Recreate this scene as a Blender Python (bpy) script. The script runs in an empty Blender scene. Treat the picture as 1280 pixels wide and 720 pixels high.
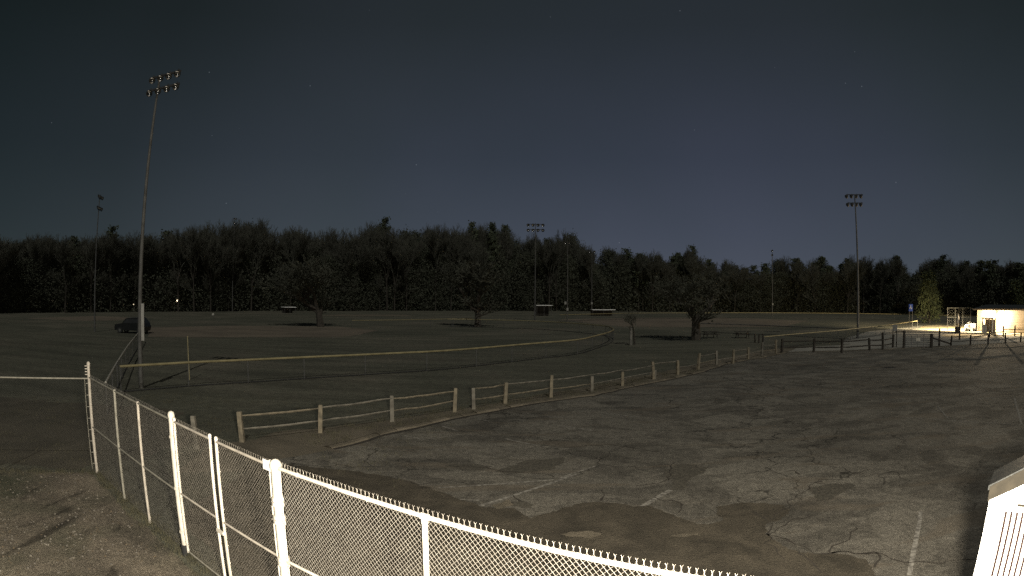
import bpy, math, random
from mathutils import Vector, Matrix, noise as mnoise
from mathutils.geometry import tessellate_polygon
random.seed(7)
S = bpy.context.scene
COL = S.collection
PI = math.pi
R = math.radians

# ---------------------------------------------------------------- camera geometry (a wide security-camera lens)
F, PT, RL, H = 790.0, R(.9), R(.5), 4.5
def ray(x, y):
    dx, dy = x-640, 360-y
    cr, sr = math.cos(RL), math.sin(RL)
    dx, dy = dx*cr-dy*sr, dx*sr+dy*cr
    r = math.hypot(dx, dy)+1e-9
    th = 2*math.asin(r/2/F)
    d = (math.sin(th)*dx/r, math.cos(th), math.sin(th)*dy/r)
    c, s = math.cos(PT), math.sin(PT)
    return Vector((d[0], d[1]*c-d[2]*s, d[1]*s+d[2]*c))
def at(x, y, z=0.0):
    """ground plan position of a feature of known height z, surveyed from the photograph"""
    d = ray(x, y); t = (z-H)/d.z
    return Vector((d.x*t, d.y*t, z))
def height_at(p, x, y):
    d = ray(x, y)
    return H+math.hypot(p[0], p[1])*d.z/math.hypot(d.x, d.y)
def px_of(p):
    return 640+F*2*math.sin(math.atan2(p[0], p[1])/2)

# ---------------------------------------------------------------- materials
def mat(name, c1, c2=None, scale=4.0, rough=.8, metal=0.0, bump=0.0, bscale=None, detail=6, emit=None, estr=0, lo=.35, hi=.65, spec=.3):
    m = bpy.data.materials.new(name); m.use_nodes = True
    nt = m.node_tree; b = nt.nodes['Principled BSDF']
    b.inputs['Roughness'].default_value = rough; b.inputs['Metallic'].default_value = metal
    b.inputs['Specular IOR Level'].default_value = spec
    tc = nt.nodes.new('ShaderNodeTexCoord')
    if c2 is None: c2 = tuple(v*.72 for v in c1)
    n = nt.nodes.new('ShaderNodeTexNoise'); n.inputs['Scale'].default_value = scale; n.inputs['Detail'].default_value = detail
    nt.links.new(tc.outputs['Object'], n.inputs['Vector'])
    r = nt.nodes.new('ShaderNodeValToRGB')
    r.color_ramp.elements[0].position = lo; r.color_ramp.elements[0].color = (*c2, 1)
    r.color_ramp.elements[1].position = hi; r.color_ramp.elements[1].color = (*c1, 1)
    nt.links.new(n.outputs['Fac'], r.inputs['Fac']); nt.links.new(r.outputs['Color'], b.inputs['Base Color'])
    if bump:
        bp = nt.nodes.new('ShaderNodeBump'); bp.inputs['Strength'].default_value = bump; bp.inputs['Distance'].default_value = .02
        n2 = nt.nodes.new('ShaderNodeTexNoise'); n2.inputs['Scale'].default_value = bscale or scale*4; n2.inputs['Detail'].default_value = 5
        nt.links.new(tc.outputs['Object'], n2.inputs['Vector']); nt.links.new(n2.outputs['Fac'], bp.inputs['Height'])
        nt.links.new(bp.outputs['Normal'], b.inputs['Normal'])
    if emit:
        b.inputs['Emission Color'].default_value = (*emit, 1); b.inputs['Emission Strength'].default_value = estr
    return m

class NG:   # tiny node helper for the layered ground materials
    def __init__(s, name, rough=.9, spec=.25):
        s.m = bpy.data.materials.new(name); s.m.use_nodes = True; s.nt = s.m.node_tree
        s.b = s.nt.nodes['Principled BSDF']; s.b.inputs['Roughness'].default_value = rough
        s.b.inputs['Specular IOR Level'].default_value = spec
        s.tc = s.nt.nodes.new('ShaderNodeTexCoord').outputs['Object']
    def N(s, t): return s.nt.nodes.new(t)
    def L(s, a, b): s.nt.links.new(a, b)
    def noise(s, scale, detail=4, dist=0.0, vec=None, rough=.5):
        n = s.N('ShaderNodeTexNoise'); n.inputs['Scale'].default_value = scale; n.inputs['Detail'].default_value = detail
        n.inputs['Distortion'].default_value = dist; n.inputs['Roughness'].default_value = rough
        s.L(vec or s.tc, n.inputs['Vector']); return n.outputs['Fac']
    def ramp(s, f, stops):
        r = s.N('ShaderNodeValToRGB'); e = r.color_ramp.elements
        while len(e) < len(stops): e.new(.5)
        for k, (p, c) in enumerate(stops):
            e[k].position = p; e[k].color = (*c, 1) if isinstance(c, tuple) else (c, c, c, 1)
        s.L(f, r.inputs['Fac']); return r.outputs['Color']
    def mix(s, f, a, b, mode='MIX'):
        m = s.N('ShaderNodeMix'); m.data_type = 'RGBA'; m.blend_type = mode
        for q, sock, v in ((0, m.inputs[0], f), (6, m.inputs[6], a), (7, m.inputs[7], b)):
            if isinstance(v, (float, int)): sock.default_value = v if q == 0 else (v, v, v, 1)
            elif isinstance(v, tuple): sock.default_value = (*v, 1)
            else: s.L(v, sock)
        return m.outputs[2]
    def scaled(s, x, y, z, rz=0):
        m = s.N('ShaderNodeMapping'); m.inputs['Scale'].default_value = (x, y, z); m.inputs['Rotation'].default_value[2] = rz
        s.L(s.tc, m.inputs['Vector']); return m.outputs['Vector']
    def bump(s, h, strength, dist=.02):
        b = s.N('ShaderNodeBump'); b.inputs['Strength'].default_value = strength; b.inputs['Distance'].default_value = dist
        s.L(h, b.inputs['Height']); s.L(b.outputs['Normal'], s.b.inputs['Normal'])
    def out(s, c): s.L(c, s.b.inputs['Base Color']); return s.m

def grass_material():
    g = NG('winter_grass')
    a = g.ramp(g.noise(.09, 6, .6), [(.3, (.074, .074, .053)), (.52, (.100, .096, .070)), (.72, (.135, .120, .090))])
    b = g.ramp(g.noise(2.2, 6, 0, None, .7), [(.25, .62), (.75, 1.35)])
    c = g.ramp(g.noise(28, 4, 0, None, .8), [(.3, .55), (.7, 1.45)])
    mow = g.ramp(g.noise(.35, 3, 0, g.scaled(.25, 1.6, 1, .35)), [(.35, .82), (.65, 1.2)])
    col = g.mix(1.0, g.mix(1.0, g.mix(1.0, a, b, 'MULTIPLY'), c, 'MULTIPLY'), mow, 'MULTIPLY')
    g.bump(g.noise(14, 6, 0, None, .8), .9, .06)
    return g.out(col)
def asphalt_material():
    g = NG('worn_asphalt', .88, .2)
    base = g.ramp(g.noise(.22, 5, 1.1), [(.28, (.116, .106, .087)), (.5, (.145, .132, .108)), (.7, (.180, .164, .134))])
    patch = g.ramp(g.noise(.33, 7, 1.6, g.scaled(1, 1.5, 1, .5)), [(.50, 1.0), (.545, .72), (.66, .66)])
    patch2 = g.ramp(g.noise(.11, 6, 2.2, g.scaled(1, 1, 1, 1.2)), [(.40, .82), (.45, 1.0)])
    grain = g.ramp(g.noise(70, 3, 0, None, .9), [(.32, .35), (.5, .95), (.68, 1.75)])
    mid = g.mix(1.0, g.ramp(g.noise(4, 7, .3, None, .8), [(.3, .55), (.7, 1.45)]), g.ramp(g.noise(17, 5, 0, None, .85), [(.32, .55), (.68, 1.5)]), 'MULTIPLY')
    vo = g.N('ShaderNodeTexVoronoi'); vo.feature = 'DISTANCE_TO_EDGE'; vo.inputs['Scale'].default_value = .42
    mp = g.N('ShaderNodeVectorMath'); mp.operation = 'ADD'
    nn = g.N('ShaderNodeTexNoise'); nn.inputs['Scale'].default_value = .9; nn.inputs['Detail'].default_value = 6
    g.L(g.tc, nn.inputs['Vector'])
    sc = g.N('ShaderNodeVectorMath'); sc.operation = 'SCALE'; sc.inputs['Scale'].default_value = 1.9
    g.L(nn.outputs['Color'], sc.inputs[0]); g.L(g.tc, mp.inputs[0]); g.L(sc.outputs[0], mp.inputs[1]); g.L(mp.outputs[0], vo.inputs['Vector'])
    crack = g.ramp(vo.outputs['Distance'], [(.0, .22), (.008, .45), (.016, 1.0)])
    cmask = g.ramp(g.noise(.16, 3), [(.42, 0.0), (.56, 1.0)])
    crack = g.mix(cmask, 1.0, crack)
    col = base
    for k in (patch, patch2, mid, grain, crack): col = g.mix(1.0, col, k, 'MULTIPLY')
    stain = g.ramp(g.noise(.55, 6, .8, g.scaled(.5, 1.8, 1, .4)), [(.56, 0.0), (.64, .55)])
    col = g.mix(stain, col, (.13, .108, .080))
    g.bump(g.noise(60, 4, 0, None, .9), .8, .02)
    return g.out(col)
def yard_material():
    g = NG('gravel_and_leaf_litter', .95, .2)
    base = g.ramp(g.noise(.55, 6, .9), [(.3, (.090, .078, .060)), (.5, (.160, .136, .104)), (.68, (.230, .194, .146))])
    dark = g.ramp(g.noise(.75, 5, 1.2, g.scaled(1.6, .6, 1, .5)), [(.30, .38), (.42, 1.0)])
    fine = g.ramp(g.noise(34, 5, 0, None, .9), [(.32, .30), (.5, .9), (.68, 2.1)])
    mid = g.ramp(g.noise(7, 6, .3, None, .8), [(.25, .55), (.75, 1.45)])
    moss = g.ramp(g.noise(.35, 4), [(.45, 0.0), (.62, .7)])
    col = g.mix(moss, base, (.060, .066, .040))
    for k in (dark, mid, fine): col = g.mix(1.0, col, k, 'MULTIPLY')
    g.bump(g.noise(32, 6, 0, None, .9), 1.0, .05)
    return g.out(col)
def dirt_material(name, c1, c2, sc=.6):
    g = NG(name, .95, .2)
    base = g.ramp(g.noise(sc, 6, .8), [(.3, c1), (.7, c2)])
    fine = g.ramp(g.noise(22, 4, 0, None, .85), [(.3, .6), (.7, 1.4)])
    g.bump(g.noise(18, 5, 0, None, .8), .8, .04)
    return g.out(g.mix(1.0, base, fine, 'MULTIPLY'))

M = {}
M['grass'] = grass_material(); M['asphalt'] = asphalt_material(); M['yard'] = yard_material()
M['clay'] = dirt_material('infield_clay', (.120, .100, .076), (.185, .152, .114), .2)
M['verge'] = dirt_material('verge_dirt', (.095, .082, .060), (.180, .152, .112))
M['gravel'] = dirt_material('drive_gravel', (.20, .19, .165), (.32, .30, .255))
M['sand'] = dirt_material('pale_sand', (.32, .26, .16), (.48, .40, .24), .3)
M['paint'] = mat('worn_line_paint', (.31, .29, .25), (.11, .10, .085), scale=9, rough=.9, lo=.40, hi=.66)
M['crack'] = mat('crack_dirt_and_berm_shade', (.045, .038, .030), scale=12, rough=1)  # dirt in the cracks, also the painted berm shadow
M['patch'] = mat('old_tar_patch', (.046, .041, .032), (.105, .094, .072), scale=14, rough=.95, bump=.6, bscale=70)
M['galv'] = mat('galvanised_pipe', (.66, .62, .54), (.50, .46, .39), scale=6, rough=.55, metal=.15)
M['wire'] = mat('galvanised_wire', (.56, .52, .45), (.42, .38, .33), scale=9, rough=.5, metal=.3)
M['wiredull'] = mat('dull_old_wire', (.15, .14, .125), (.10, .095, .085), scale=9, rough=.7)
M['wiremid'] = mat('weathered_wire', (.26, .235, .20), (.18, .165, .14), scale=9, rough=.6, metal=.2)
M['galvdim'] = mat('dimmed_galvanised_pipe', (.25, .235, .195), (.17, .16, .13), scale=6, rough=.6)  # darker pipe copy, lamp falloff put into the colour at far left
M['galvmid'] = mat('half_dimmed_galvanised_pipe', (.42, .38, .32), (.30, .27, .23), scale=6, rough=.6)  # half-dark pipe copy, lamp falloff put into the colour towards the left
M['wood'] = mat('weathered_rail_wood', (.20, .17, .12), (.11, .095, .068), scale=5, rough=.9, bump=.5, bscale=30)
M['woodgrey'] = mat('grey_rail_wood', (.175, .16, .13), (.09, .082, .066), scale=4, rough=.9, bump=.5, bscale=30)
M['wooddark'] = mat('dark_rail_wood', (.050, .043, .034), (.028, .024, .02), scale=5, rough=.95)
M['yellow'] = mat('yellow_fence_cap', (.26, .225, .125), (.18, .155, .085), scale=2, rough=.55)
M['whitecap'] = mat('white_fence_cap', (.40, .38, .33), (.30, .28, .24), scale=3, rough=.6)
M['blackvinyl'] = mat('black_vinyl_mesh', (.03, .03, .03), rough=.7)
M['pole'] = mat('weathered_steel_pole', (.092, .090, .084), (.055, .054, .050), scale=3, rough=.7, metal=.15)
M['poledark'] = mat('dark_steel_pole', (.085, .085, .082), (.05, .05, .048), scale=3, rough=.7)
M['box'] = mat('grey_breaker_box', (.24, .235, .215), scale=5, rough=.6)
M['housing'] = mat('lamp_housing', (.035, .035, .035), rough=.6)
M['reflector'] = mat('lamp_reflector', (.62, .61, .60), (.30, .30, .30), scale=9, rough=.10, metal=1.0)
M['bark'] = mat('bark', (.060, .052, .042), (.030, .027, .022), scale=5, rough=.95)
M['twig'] = mat('bare_twigs', (.078, .077, .060), (.052, .052, .040), scale=.6, rough=.95)
M['darktwig'] = mat('dark_twigs', (.062, .062, .045), (.040, .041, .03), scale=.6, rough=.95)
M['palebark'] = mat('pale_bark', (.17, .16, .14), (.09, .085, .075), scale=3, rough=.95)
M['needles'] = mat('dark_needles', (.066, .076, .045), (.040, .048, .03), scale=.35, rough=.9)
M['needles_olive'] = mat('olive_foliage', (.046, .054, .022), (.028, .034, .015), scale=.7, rough=.9)
M['brush'] = mat('wood_brush', (.066, .070, .048), (.046, .049, .034), scale=.15, rough=.95)
M['tan'] = mat('tan_siding', (.36, .30, .22), (.29, .24, .17), scale=2, rough=.8)
M['greywall'] = mat('grey_block_wall', (.26, .245, .215), scale=2, rough=.85)
M['roofdark'] = mat('dark_roofing', (.034, .035, .032), (.022, .023, .022), scale=6, rough=.55, bump=.3)
M['white'] = mat('white_paint', (.80, .79, .76), (.72, .71, .68), scale=3, rough=.5)
M['fascia'] = mat('weathered_fascia', (.030, .025, .017), (.019, .016, .011), scale=9, rough=.85)
M['slot'] = mat('maroon_slot', (.020, .007, .005), rough=.8)
M['blue'] = mat('blue_sign_face', (.08, .14, .50), rough=.45)
M['rubber'] = mat('rubber', (.02, .02, .02), rough=.8)
M['carpaint'] = mat('dark_car_paint', (.014, .015, .015), rough=.3, spec=.5)
M['glass'] = mat('car_glass', (.03, .032, .035), rough=.08, spec=.8)
M['chrome'] = mat('bright_trim', (.5, .5, .48), rough=.2, metal=.9)
M['canvas'] = mat('pale_canvas', (.52, .48, .40), scale=6, rough=.8)
M['darkplastic'] = mat('dark_plastic', (.03, .028, .026), rough=.6)
M['lampglow'] = mat('lamp_lens', (.9, .88, .8), rough=.3, emit=(1, .93, .78), estr=60)
M['warmglow'] = mat('warm_lamp_lens', (.9, .8, .6), rough=.3, emit=(1, .80, .52), estr=6)
M['faintglow'] = mat('faint_lamp_lens', (.9, .8, .6), rough=.3, emit=(1, .82, .55), estr=1.2)
M['leaf'] = mat('dry_leaves', (.15, .115, .075), (.09, .068, .042), scale=2.5, rough=.9)
M['pebble'] = mat('pebbles', (.15, .135, .11), (.09, .08, .07), scale=4, rough=.9)
M['blade'] = mat('grass_blades', (.085, .078, .048), (.05, .046, .028), scale=3, rough=.9)

# ---------------------------------------------------------------- mesh builder
class MB:
    def __init__(s): s.v = []; s.f = []
    def box(s, c, size, rz=0.0, ry=0.0):
        m = Matrix.Translation(Vector(c)) @ Matrix.Rotation(rz, 4, 'Z') @ Matrix.Rotation(ry, 4, 'Y')
        n = len(s.v); a, b, d = (x/2 for x in size)
        for x, y, z in ((-a,-b,-d),(a,-b,-d),(a,b,-d),(-a,b,-d),(-a,-b,d),(a,-b,d),(a,b,d),(-a,b,d)):
            s.v.append(tuple(m @ Vector((x, y, z))))
        for q in ((0,3,2,1),(4,5,6,7),(0,1,5,4),(1,2,6,5),(2,3,7,6),(3,0,4,7)): s.f.append(tuple(n+i for i in q))
        return s
    def tube(s, p0, p1, r0, r1=None, n=8, caps=True):
        r1 = r0 if r1 is None else r1
        p0, p1 = Vector(p0), Vector(p1); d = p1-p0
        if d.length < 1e-6: return s
        d.normalize(); u = d.cross(Vector((0, 0, 1)))
        if u.length < .05: u = d.cross(Vector((0, 1, 0)))
        u.normalize(); w = d.cross(u); k = len(s.v)
        for p, r in ((p0, r0), (p1, r1)):
            for i in range(n):
                a = 2*PI*i/n; s.v.append(tuple(p+(u*math.cos(a)+w*math.sin(a))*r))
        for i in range(n):
            j = (i+1) % n; s.f.append((k+i, k+j, k+n+j, k+n+i))
        if caps:
            ring = s.v[k:k+2*n]; q = len(s.v); s.v += ring
            s.f.append(tuple(q+i for i in reversed(range(n)))); s.f.append(tuple(q+n+i for i in range(n)))
        return s
    def path(s, pts, r, n=6):
        for a, b in zip(pts, pts[1:]): s.tube(a, b, r, r, n)
        return s
    def lathe(s, c, prof, n=14, axis=None):
        """profile of (radius, offset) turned about an axis through c"""
        ax = Vector(axis or (0, 0, 1)).normalized(); u = ax.cross(Vector((0, 0, 1)))
        if u.length < .05: u = Vector((1, 0, 0))
        u.normalize(); w = ax.cross(u); c = Vector(c); k = len(s.v)
        for r, h in prof:
            for i in range(n):
                a = 2*PI*i/n; s.v.append(tuple(c+ax*h+(u*math.cos(a)+w*math.sin(a))*r))
        for q in range(len(prof)-1):
            for i in range(n):
                j = (i+1) % n; s.f.append((k+q*n+i, k+q*n+j, k+q*n+n+j, k+q*n+n+i))
        return s
    def poly(s, pts):
        k = len(s.v); s.v += [tuple(p) for p in pts]; s.f.append(tuple(range(k, k+len(pts)))); return s
    def prism(s, pts, thick):
        """closed polygon pts (3D, planar) given thickness along vector thick"""
        t = Vector(thick); k = len(s.v); n = len(pts)
        s.v += [tuple(Vector(p)) for p in pts]+[tuple(Vector(p)+t) for p in pts]
        s.f.append(tuple(range(k, k+n))); s.f.append(tuple(reversed(range(k+n, k+2*n))))
        for i in range(n):
            j = (i+1) % n; s.f.append((k+j, k+i, k+n+i, k+n+j))
        return s
    def leaf(s, c, size, flat=0.0):
        a = Vector((random.gauss(0, 1), random.gauss(0, 1), random.gauss(0, 1)*(1-flat))).normalized()
        b = a.cross(Vector((random.gauss(0, 1), random.gauss(0, 1), random.gauss(0, 1)))).normalized()
        a = a*size; b = b*size*random.uniform(.4, .8); c = Vector(c)
        s.poly((c-a, c-b*.9, c+a*.9, c+b)); return s
    def build(s, name, m, parent=None, smooth=False):
        me = bpy.data.meshes.new(name)
        off = parent_world(parent) if parent is not None else Vector((0, 0, 0))
        me.from_pydata([(x-off.x, y-off.y, z-off.z) for x, y, z in s.v], [], s.f)
        me.materials.append(m)
        if smooth: me.polygons.foreach_set('use_smooth', [True]*len(me.polygons))
        me.update()
        o = bpy.data.objects.new(name, me); COL.objects.link(o)
        if parent is not None: o.parent = parent
        return o
def parent_world(p):
    v = Vector((0, 0, 0))
    while p is not None: v += p.location; p = p.parent
    return v

def tag(o, label=None, cat=None, group=None, kind=None):
    if label: o['label'] = label
    if cat: o['category'] = cat
    if group: o['group'] = group
    if kind: o['kind'] = kind
    return o
def thing(name, label, cat, loc=(0, 0, 0), group=None):
    o = bpy.data.objects.new(name, None); COL.objects.link(o); o.location = loc; o.empty_display_size = .2
    return tag(o, label, cat, group)
def copy_tree(o, parent=None):
    c = o.copy(); COL.objects.link(c); c.parent = parent
    for ch in list(o.children): copy_tree(ch, c)
    return c

# ---------------------------------------------------------------- ground and paved areas
def relief(x, y): return 0.0
g = MB(); g.poly([(-2500, -600, 0), (2500, -600, 0), (2500, 3000, 0), (-2500, 3000, 0)])
tag(g.build('ground', M['grass']), kind='structure')

def ragged(pts, amp=.12, step=.8, seed=0):
    out = []
    for i in range(len(pts)):
        a = Vector((*pts[i][:2], 0)); b = Vector((*pts[(i+1) % len(pts)][:2], 0)); L = (b-a).length
        st = step*max(1.0, (a.length+b.length)/50)
        n = max(1, min(60, int(L/st)))
        for k in range(n):
            p = a.lerp(b, k/n); q = p*.9+Vector((seed, seed, 0))
            p += Vector((mnoise.noise(q), mnoise.noise(q+Vector((9, 3, 0))), 0))*amp*2
            out.append(p)
    return out
def is_simple(P):
    n = len(P); o = lambda a, b, c: (b.x-a.x)*(c.y-a.y)-(b.y-a.y)*(c.x-a.x)
    for i in range(n):
        a, b = P[i], P[(i+1) % n]; x0, x1 = min(a.x, b.x), max(a.x, b.x); y0, y1 = min(a.y, b.y), max(a.y, b.y)
        for j in range(i+2, n):
            if i == 0 and j == n-1: continue
            c, d = P[j], P[(j+1) % n]
            if max(c.x, d.x) < x0 or min(c.x, d.x) > x1 or max(c.y, d.y) < y0 or min(c.y, d.y) > y1: continue
            if o(a, b, c)*o(a, b, d) <= 0 and o(c, d, a)*o(c, d, b) <= 0: return False
    return True
def sheet(name, pts, z, m, amp=.12, step=.8, seed=0, kind='structure', fine=0):
    for _ in range(9):
        pp = [Vector((p.x, p.y, z)) for p in ragged(pts, amp, step, seed)]
        if fine:
            for p in pp:
                q = Vector((p.x, p.y, 0)); p.x += fine*(mnoise.noise(q*4)+.6*mnoise.noise(q*11)+.4*mnoise.noise(q*23)); p.y += fine*(mnoise.noise(q*4+Vector((7, 7, 7)))+.6*mnoise.noise(q*11+Vector((7, 7, 7))))
        if is_simple(pp): break
        amp *= .6; fine *= .6
    else: print('NOT SIMPLE', name, seed)
    tri = tessellate_polygon([pp]); b = MB(); b.v = [tuple(p) for p in pp]; b.f = [tuple(t) for t in tri]
    return tag(b.build(name, m), kind=kind)

lot_edge = [at(*p) for p in ((330,578),(440,556),(500,540),(560,525),(640,510),(685,502),(745,495),(785,485),(835,475),(880,465),(905,456),(960,446),(985,441),(1085,438),(1130,436),(1280,428))]
lot = [tuple(p)[:2] for p in lot_edge]+[(110, 47.5), (110, -40), (6, -40), (4.2, 2.4), (-2.35, 7.35), (-6.7, 11.3)]
sheet('parking_lot', lot, .008, M['asphalt'], .10, .5, 3)
verge = [at(*p) for p in ((262,560),(345,540),(450,530),(560,515),(640,499),(745,481),(835,463),(905,448),(960,436),(990,436),(1085,432),(1280,423))]
sheet('verge_path', [tuple(p)[:2] for p in verge]+[(70, 47), (50, 47), (23, 47.5), (20, 44), (8, 31), (-6, 15), (-8.5, 13.5)], .004, M['verge'], .25, .6, 11)
drive = [at(*p) for p in ((985,440),(1085,437),(1130,435),(1280,427),(1280,421),(1200,423),(1110,427),(1060,431),(1000,434))]
sheet('gravel_drive', [tuple(p)[:2] for p in drive], .013, M['gravel'], .2, .8, 5)
court = [at(*p) for p in ((1105,432),(1280,424),(1310,419),(1310,412),(1190,412),(1150,407),(1090,414),(1060,422),(1050,430))]
sheet('gravel_court', [tuple(p)[:2] for p in court], .006, M['gravel'], .4, 1.5, 8)
sheet('infield_clay', [tuple(at(*p))[:2] for p in ((183,409),(300,407),(420,408),(472,413),(440,421),(300,422),(183,421))], .010, M['clay'], .6, 1.2, 2)
sheet('infield_clay', [tuple(at(*p))[:2] for p in ((700,399),(820,397),(900,397),(1010,401),(985,408),(900,409),(770,408))], .010, M['clay'], .8, 1.6, 4)
sheet('infield_clay', [tuple(at(*p))[:2] for p in ((30,398),(120,395),(175,397),(172,400),(100,401))], .010, M['clay'], .6, 1.2, 6)
sheet('sand_strip', [tuple(at(*p))[:2] for p in ((400,395),(415,393.3),(505,393.2),(520,395.5))], .012, M['verge'], .5, 2, 6)
sheet('sand_strip', [tuple(at(*p))[:2] for p in ((1147,411),(1155,407.5),(1175,406),(1186,407.5),(1215,406),(1222,413),(1200,413.5),(1165,414))], .016, M['sand'], .5, 1.0, 6)
sheet('concrete_apron', [tuple(at(*p))[:2] for p in ((1176,419),(1196,417.5),(1222,415.5),(1262,414),(1300,416),(1300,421),(1262,420.5),(1245,423),(1205,422.5),(1185,421.5))], .018, M['sand'], .2, 1.0, 7)
M['thin'] = dirt_material('thin_dry_grass', (.060, .054, .040), (.105, .092, .068), .5)
sheet('dirt_patch', [(-10.8, 13.2), (-9.5, 17.5), (-14, 22), (-22, 19), (-32, 14), (-30, 3), (-20, 6.8)], .0045, M['thin'], .9, .6, 21)
# yard inside the chain-link fence
flat = lambda p: Vector((p[0], p[1], 0))
fA, fB = Vector((-10.3, 12.6, 0)), flat(at(344.5, 584, 2.43))
_q = flat(at(845, 718.5, 2.43)); fC = fB+(_q-fB).normalized()*7.8
fD = Vector((-19.6, 6.35, 0))
sheet('yard_ground', [tuple(p)[:2] for p in (fD, fA+Vector((-.15, -.1, 0)), fB+Vector((-.1, -.15, 0)), fC)]+[(5, -30), (-30, -30), (-30, 2)], .012, M['yard'], .07, .35, 4)

# low asphalt berm along the rail-fence side of the parking lot
bm = MB()
berm = ragged([tuple(p)[:2] for p in lot_edge], .06, .7, 3)[:-10]
berm = [p for p in berm if p.y > 15.2]
full = []
for a, b in zip([tuple(p)[:2] for p in lot_edge], [tuple(p)[:2] for p in lot_edge][1:]):
    n = max(1, int(math.dist(a, b)/.7))
    for k in range(n):
        t = k/n; p = Vector((a[0]+(b[0]-a[0])*t, a[1]+(b[1]-a[1])*t, 0))
        p += Vector((mnoise.noise(p*.9), mnoise.noise(p*.9+Vector((9, 3, 0))), 0))*.2
        full.append(p)
full = [p for p in full if p.y > 17 and p.x < 24]
for a, b in zip(full, full[1:]):
    d = (b-a).normalized(); nrm = Vector((-d.y, d.x, 0)); hh = .05+.06*mnoise.noise(a*1.3)
    q = [(a, 0.0, .005), (a, .05, hh), (a, .20, hh+.02), (a, .42, .006)]
    k = len(bm.v)
    for p in (a, b):
        for w, z in ((0.0, .005), (.06, hh), (.22, hh+.02), (.45, .006)): bm.v.append(tuple(p+nrm*w+Vector((0, 0, z))))
    for i in range(3): bm.f.append((k+i, k+4+i, k+5+i, k+1+i))
tag(bm.build('kerb', M['verge']), kind='structure')

# painted bay lines: worn ribbons
lines = MB()
def ribbon(b, p, q, w, z, wob=.0):
    p, q = Vector((p[0], p[1], z)), Vector((q[0], q[1], z)); d = (q-p); L = d.length; d.normalize(); nn = Vector((-d.y, d.x, 0))
    n = max(2, int(L/.35)); prev = None
    for k in range(n+1):
        c = p+d*(L*k/n)+nn*(wob*mnoise.noise(Vector((p.x+k*.7, p.y, 1))))
        ww = w*(.85+.3*abs(mnoise.noise(Vector((k*.9, p.x, 2)))))
        cur = (c-nn*ww/2, c+nn*ww/2)
        if prev: b.poly((prev[0], cur[0], cur[1], prev[1]))
        prev = cur
for p, q, w in (((590,636),(722,593),.11),((548,610),(692,600),.08),((700,598),(745,583),.06),((787,643),(838,613),.14),((1136,720),(1151,640),.11),
        ((1117,521),(1278,531),.10),((1268,498),(1277,531),.12),((632,549),(668,556.5),.10),((697,532),(741,538.5),.10),((750,516),(800,522),.10),
        ((820,506),(845,508),.09),((866,495),(894,497),.09),((552,533),(572,539),.10),((596,524),(612,527),.08),((1160,455),(1176,453),.10),
        ((1190,448),(1222,449),.12),((1150,465),(1170,467.5),.10),((1095,499),(1150,503),.08),((642,524),(660,526),.08),((505,545),(530,550),.08),((1172,508),(1185,523),.08),((1120,509),(1250,496),.06),
        ((560,625),(600,626),.06),((860,480),(880,482),.08)):
    ribbon(lines, at(*p), at(*q), w, .0135, .02)
tag(lines.build('bay_lines', M['paint']), kind='structure')
# hand-placed cracks and tar patches seen in the photograph
cr = MB()
def crack(pts, w=.034):
    P = [at(*p) for p in pts]; last = None; out = []
    for a, b in zip(P, P[1:]):
        n = max(2, int((b-a).length/.12))
        for k in range(n):
            c = a.lerp(b, k/n); c += Vector((mnoise.noise(c*3.1), mnoise.noise(c*3.1+Vector((5, 5, 5))), 0))*.16
            out.append(c)
    for i, (a, b) in enumerate(zip(out, out[1:])):
        d = (b-a).normalized(); nn = Vector((-d.y, d.x, 0)); w1 = w*(.25+1.3*abs(mnoise.noise(a*2.3)))
        w2 = w*(.25+1.3*abs(mnoise.noise(b*2.3)))
        cr.poly([p+Vector((0, 0, .0165)) for p in (a-nn*w1, b-nn*w2, b+nn*w2, a+nn*w1)])
for pts in (((960,667),(1020,691),(1060,690),(1090,692),(1130,704),(1190,704),(1230,698)),((960,671),(990,650),(1020,646)),((966,674),(990,676)),
        ((1072,660),(1058,676),(1030,690)),((1040,691),(1092,690),(1100,700),(1090,712)),((985,590),(995,588),(1000,596)),
        ((600,583),(630,590),(668,592),(700,596)),((642,620),(652,628),(668,629)),((753,612),(757,630)),((818,622),(852,631),(850,643)),
        ((560,582),(612,586)),((960,650),(975,640),(1000,618),(1030,600)),((842,580),(835,600),(820,606),(790,608)),((1000,690),(1030,720)),
        ((480,596),(520,606),(560,601)),((940,640),(965,655),(960,680),(985,705)),((900,470),(950,490),(1010,505),(1090,500)),((700,560),(760,556),(830,566))):
    crack(pts)
for a, b in zip(full, full[1:]):   # berm's shadow painted as a dark ribbon along the lot edge
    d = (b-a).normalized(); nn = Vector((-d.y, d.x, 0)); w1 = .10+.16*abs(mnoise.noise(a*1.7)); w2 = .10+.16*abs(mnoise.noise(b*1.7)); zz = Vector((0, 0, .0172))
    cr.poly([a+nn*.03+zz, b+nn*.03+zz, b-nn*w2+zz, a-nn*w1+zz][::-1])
tag(cr.build('cracks_and_berm_shade', M['crack']), kind='structure')  # cracks together with the painted berm shadow
for i, pts in enumerate((((622,590),(640,582),(655,577),(690,574),(708,572),(700,580),(690,588),(668,592),(645,592)),
                ((560,582),(585,580),(612,584),(604,589),(572,590)),((640,627),(655,624),(670,629),(660,634),(646,633)),
        ((832,588),(850,580),(878,584),(885,590),(862,602),(850,612),(835,612),(842,600),(836,596)),
        ((1015,612),(1035,606),(1060,604),(1066,610),(1040,624),(1022,626)))):
    sheet('tar_patch', [tuple(at(*p))[:2] for p in pts], .0110+.0004*i, M['patch'], .16, .06, i*3, fine=.16)

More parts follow.
